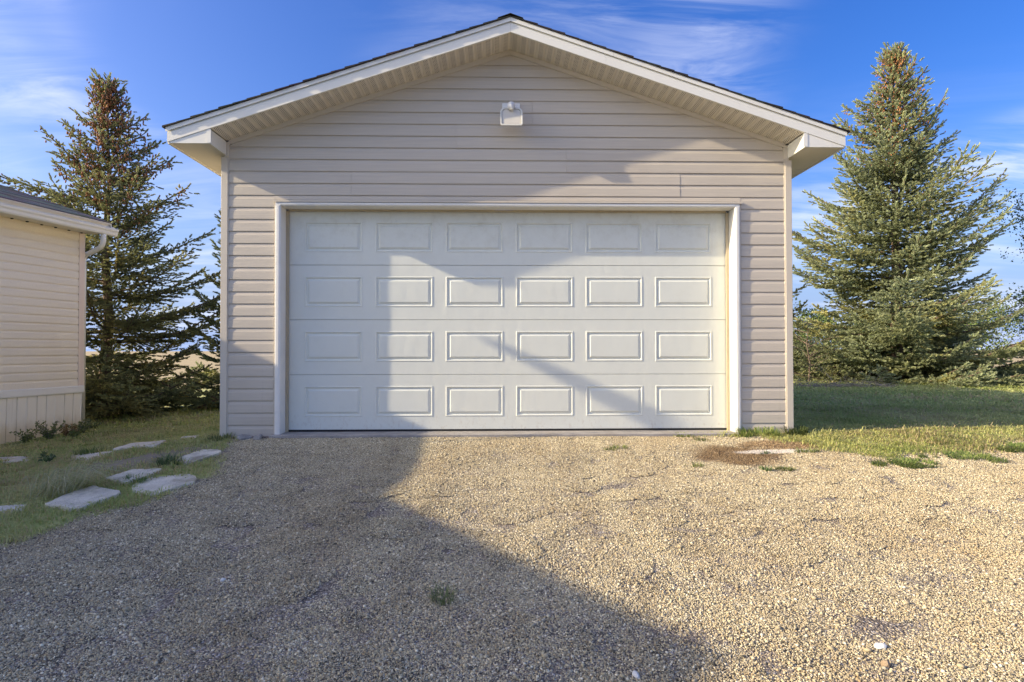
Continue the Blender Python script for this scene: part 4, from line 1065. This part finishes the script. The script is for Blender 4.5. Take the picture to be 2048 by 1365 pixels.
clump('grass_tuft', 2.50, -.76, .12, .04, 150, 6, 'grey green tuft growing through the white chalky streak', (0.16, 0.22, 0.12), (0.34, 0.38, 0.20), group='grass tufts in the gravel', sq=.35)
clump('grass_tuft', 2.86, -.73, .14, .05, 200, 7, 'tuft at the right end of the white chalky streak', G1, G2, group='grass tufts in the gravel', sq=.4)
clump('grass_tuft', 1.86, -.10, .16, .05, 220, 8, 'short tuft on the sill edge below the right end of the door', G1, G2, group='grass tufts in the gravel', sq=.4)
clump('grass_tuft', 2.02, -.30, .26, .06, 380, 9, 'straggling grass strip in front of the right jamb', G1, (.20, .22, .08), group='grass tufts in the gravel', sq=.3)
clump('grass_tuft', 2.68, -.10, .30, .12, 420, 10, 'tall weedy grass at the foot of the right wall', (0.16, 0.26, 0.06), (0.44, 0.48, 0.16), group='grass tufts in the gravel', sq=.3, wid=.004)
clump('grass_tuft', 3.12, -.08, .14, .13, 260, 11, 'upright grass at the foot of the right corner post', (.07, .11, .03), (.19, .21, .07), group='grass tufts in the gravel', sq=.6, wid=.004)
clump('grass_clump', -3.64, -1.69, .20, .34, 210, 12, 'long pale grass clump arching over the broken slab', (.36, .42, .20), (.68, .64, .42), cat='grass clump', az=.1, leanr=(.4, 1.8), wid=.003)
clump('grass_tuft', -3.12, -1.01, .12, .13, 260, 13, 'dark tuft leaning over the slab at the gravel edge', (0.08, 0.14, 0.06), (0.20, 0.26, 0.12), group='grass tufts by the slabs', wid=.003)
clump('grass_tuft', -3.12, -1.50, .12, .09, 260, 14, 'dense green tuft between the pitted slab and the broad slab', (0.08, 0.18, 0.06), (0.20, 0.30, 0.10), group='grass tufts by the slabs')
clump('grass_tuft', -4.65, 0.28, .16, .11, 320, 15, 'grass tuft between the long tilted slab and the thick square one', (0.10, 0.18, 0.06), (0.24, 0.30, 0.10), group='grass tufts by the slabs')
clump('grass_tuft', -3.07, -0.09, .16, .10, 300, 16, 'grass at the foot of the left corner post', (0.10, 0.16, 0.06), (0.24, 0.28, 0.10), group='grass tufts by the slabs')
for i, (x, y, r) in enumerate(((3.55, -1.12, .30), (4.25, -.95, .34), (5.0, -.62, .30))):
    clump('grass_tuft', x, y, r*1.25, .05, 1500, 20+i, ('creeping grass patch at the edge of the drive nearest the rusty patch', 'middle creeping grass patch at the sunlit drive edge', 'bright clover like patch at the drive edge near the right border')[i], (.15, .24, .06), (.36, .40, .13), group='grass patches at the drive edge', sq=.45, wid=.004)
# dead twigs heaped by the spruce foot
tw = thing('twig_pile', 'heap of dry grey twigs on the lawn by the big spruce', 'twig pile', (7.9, 7.9, float(gz(7.9, 7.9))))
rnd = random.Random(5)
b = MB()
for i in range(170):
    x = rnd.uniform(-.9, 1.6); y = rnd.uniform(-.35, .35); a = rnd.uniform(0, 6.28); L = rnd.uniform(.15, .55); e = rnd.uniform(-.05, .30) if rnd.random() < .8 else rnd.uniform(.4, 1.2)
    b.tube([(x, y, .03), (x+L*.5*math.cos(a), y+L*.5*math.sin(a), .05+L*e*.55), (x+L*math.cos(a+.3), y+L*math.sin(a+.3), .03+L*max(e, .02))], [.006, .005, .002], 3)
o = b.build('twigs', M['twig'], tw); o['kind'] = 'stuff'

# ------------------------------------------------------------------ gravel stones lying on the drive
def pebble_tile(seed, side=.34, mean=.0030):
    import bmesh
    rng = np.random.default_rng(seed)
    bm = bmesh.new(); bmesh.ops.create_icosphere(bm, subdivisions=1, radius=1)
    tv = np.array([v.co[:] for v in bm.verts]); tf = np.array([[v.index for v in f.verts] for f in bm.faces]); bm.free()
    n = int(side*side/(mean*mean*5.0)); 
    x = rng.uniform(-side/2, side/2, n); y = rng.uniform(-side/2, side/2, n)
    m = (np.hypot(x, y) < side*.53); x, y = x[m], y[m]; n = len(x)
    s = mean*np.exp(rng.normal(0, .36, n)); s = np.clip(s, .0014, .013)
    ax = s[:, None]*np.stack([rng.uniform(.85, 1.35, n), rng.uniform(.75, 1.1, n), rng.uniform(.55, .9, n)], 1)
    a = rng.uniform(0, 6.28, n); tl = rng.normal(0, .35, n)
    V = tv[None]*ax[:, None]*(1+rng.uniform(-.14, .14, (n, len(tv), 1)))
    zt = V[..., 2]*np.cos(tl)[:, None]+V[..., 0]*np.sin(tl)[:, None]; xt = V[..., 0]*np.cos(tl)[:, None]-V[..., 2]*np.sin(tl)[:, None]
    X = xt*np.cos(a)[:, None]-V[..., 1]*np.sin(a)[:, None]+x[:, None]; Y = xt*np.sin(a)[:, None]+V[..., 1]*np.cos(a)[:, None]+y[:, None]
    Z = zt+(s*rng.uniform(-.25, .6, n))[:, None]
    V = np.stack([X, Y, Z], -1).reshape(-1, 3); F = (tf[None]+(np.arange(n)*len(tv))[:, None, None]).reshape(-1, 3)
    pal = np.array([1.23, 1.24, 1.12])*np.array([(.43, .365, .255), (.35, .295, .21), (.52, .445, .325), (.24, .20, .15), (.68, .61, .49), (.09, .08, .065), (.40, .30, .185), (.29, .265, .225)])
    pr = np.array([.22, .20, .17, .14, .07, .09, .06, .05])
    c = pal[rng.choice(len(pal), n, p=pr)]*rng.uniform(.85, 1.15, (n, 1))
    C = np.repeat(c, len(tv), 0)
    return V, F, C
def stone_mat():
    t = NT('pea gravel'); c = attr(t); p = t.coord('World')
    n1 = t.noise(p, .9, 5, .6); n2 = t.noise(p, 5, 4, .6); n3 = t.noise(t.coord('World', (.55, 1.6, 1), rot=(0, 0, .5)), 2.2, 5, .65)
    c = t.mix(t.ramp(n1, .42, .72, 0, .40), c, (.80, .70, .58), 'MULTIPLY')
    c = t.mix(t.ramp(n3, .58, .76, 0, .38), c, (.40, .35, .31), 'MULTIPLY')
    spx = t.N.new('ShaderNodeSeparateXYZ'); t.L.new(p, spx.inputs[0])
    y2 = t.math('POWER', t.math('ADD', spx.outputs['Y'], 2.0), 2.0)
    for c0, kk in ((-.85, -.02), (.72, .05)):
        u = t.math('ABSOLUTE', t.math('SUBTRACT', t.math('SUBTRACT', spx.outputs['X'], c0), t.math('MULTIPLY', y2, kk)))
        u = t.math('ADD', u, t.math('MULTIPLY', t.math('SUBTRACT', n2, .5), .16))
        edge = t.math('MULTIPLY', t.ramp(u, .16, .24), t.ramp(u, .40, .28))
        c = t.mix(t.math('MULTIPLY', edge, .16), c, (.50, .44, .38), 'MULTIPLY')
        c = t.mix(t.math('MULTIPLY', t.ramp(u, .17, .08), .25), c, (1.14, 1.16, 1.12), 'MULTIPLY')
    n4 = t.noise(p, 14, 3, .6); c = t.mix(t.ramp(n4, .61, .76, 0, .40), c, (.38, .33, .29), 'MULTIPLY')
    sp = t.N.new('ShaderNodeSeparateXYZ'); t.L.new(p, sp.inputs[0])
    def blob(cx, cy, rx, ry):
        dx = t.math('DIVIDE', t.math('SUBTRACT', sp.outputs['X'], cx), rx); dy = t.math('DIVIDE', t.math('SUBTRACT', sp.outputs['Y'], cy), ry)
        d = t.math('ADD', t.math('MULTIPLY', dx, dx), t.math('MULTIPLY', dy, dy)); d = t.math('ADD', d, t.math('MULTIPLY', t.math('SUBTRACT', n2, .5), 1.6))
        return t.ramp(d, 1.25, .35)
    c = t.mix(t.math('MULTIPLY', blob(2.15, -.78, .48, .36), .85), c, (.34, .24, .17), 'MULTIPLY')
    c = t.mix(t.math('MULTIPLY', blob(2.85, -.45, .65, .20), .8), c, (.48, .35, .25), 'MULTIPLY')
    c = t.mix(t.math('MULTIPLY', blob(2.58, -.70, .42, .07), .85), c, (.66, .61, .55))
    return t.done(c, .8, .2)
M['gravel'] = stone_mat()
def build_gravel():
    rng = np.random.default_rng(17); step = .215
    xs = np.arange(-4.6, 7.4, step); ys = np.arange(-5.2, .25, step)
    X, Y = np.meshgrid(xs, ys); x = X.ravel()+rng.uniform(-.06, .06, X.size); y = Y.ravel()+rng.uniform(-.06, .06, X.size)
    k = in_view(x, y, .32) & (gravel_mask(x, y) > .45) & ~((y > -.17)) ; x, y = x[k], y[k]
    # tight rows against the sill, where the big grid would poke into the wall
    xb = np.arange(-2.75, 2.9, .17); x = np.r_[x, xb]; y = np.r_[y, np.full(len(xb), -.285)]
    k = gravel_mask(x, y) > .45; x, y = x[k], y[k]
    n = len(x); e = .12
    sx = (gz(x+e, y)-gz(x-e, y))/(2*e); sy = (gz(x, y+e)-gz(x, y-e))/(2*e)
    rot = np.zeros((n, 3), np.float32); spin = rng.uniform(0, 6.28, n)
    for i in range(n):
        nrm = Vector((-sx[i], -sy[i], 1)).normalized()
        q = nrm.to_track_quat('Z', 'Y').to_matrix() @ Matrix.Rotation(spin[i], 3, 'Z')
        rot[i] = q.to_euler()[:]
    me = bpy.data.meshes.new('gravel'); me.vertices.add(n)
    me.vertices.foreach_set('co', np.stack([x, y, gz(x, y)], 1).astype(np.float32).ravel())
    a = me.attributes.new('rot', 'FLOAT_VECTOR', 'POINT'); a.data.foreach_set('vector', rot.ravel())
    a = me.attributes.new('pick', 'INT', 'POINT'); a.data.foreach_set('value', rng.integers(0, 4, n).astype(np.int32))
    o = link('gravel', me); tag(o, 'tan and grey pea gravel covering the drive', 'gravel', kind='stuff')
    ng = bpy.data.node_groups.new('scatter_gravel', 'GeometryNodeTree')
    ng.interface.new_socket('Geometry', in_out='INPUT', socket_type='NodeSocketGeometry'); ng.interface.new_socket('Geometry', in_out='OUTPUT', socket_type='NodeSocketGeometry')
    gi = ng.nodes.new('NodeGroupInput'); go = ng.nodes.new('NodeGroupOutput'); inst = ng.nodes.new('GeometryNodeInstanceOnPoints')
    j = ng.nodes.new('GeometryNodeGeometryToInstance')
    for s in (14, 13, 12, 11):
        V, F, C = pebble_tile(s); m2 = np_mesh('gravel_tile', V, F, M['gravel'], C)
        ob = bpy.data.objects.new('gravel_tile', m2)
        oi = ng.nodes.new('GeometryNodeObjectInfo'); oi.inputs['Object'].default_value = ob
        ng.links.new(oi.outputs['Geometry'], j.inputs[0])
    ra = ng.nodes.new('GeometryNodeInputNamedAttribute'); ra.data_type = 'FLOAT_VECTOR'; ra.inputs['Name'].default_value = 'rot'
    pa = ng.nodes.new('GeometryNodeInputNamedAttribute'); pa.data_type = 'INT'; pa.inputs['Name'].default_value = 'pick'
    inst.inputs['Pick Instance'].default_value = True
    ng.links.new(gi.outputs[0], inst.inputs['Points']); ng.links.new(j.outputs[0], inst.inputs['Instance'])
    ng.links.new(ra.outputs['Attribute'], inst.inputs['Rotation']); ng.links.new(pa.outputs['Attribute'], inst.inputs['Instance Index'])
    ng.links.new(inst.outputs[0], go.inputs[0])
    md = o.modifiers.new('scatter', 'NODES'); md.node_group = ng
    print('gravel tiles', n)
build_gravel()
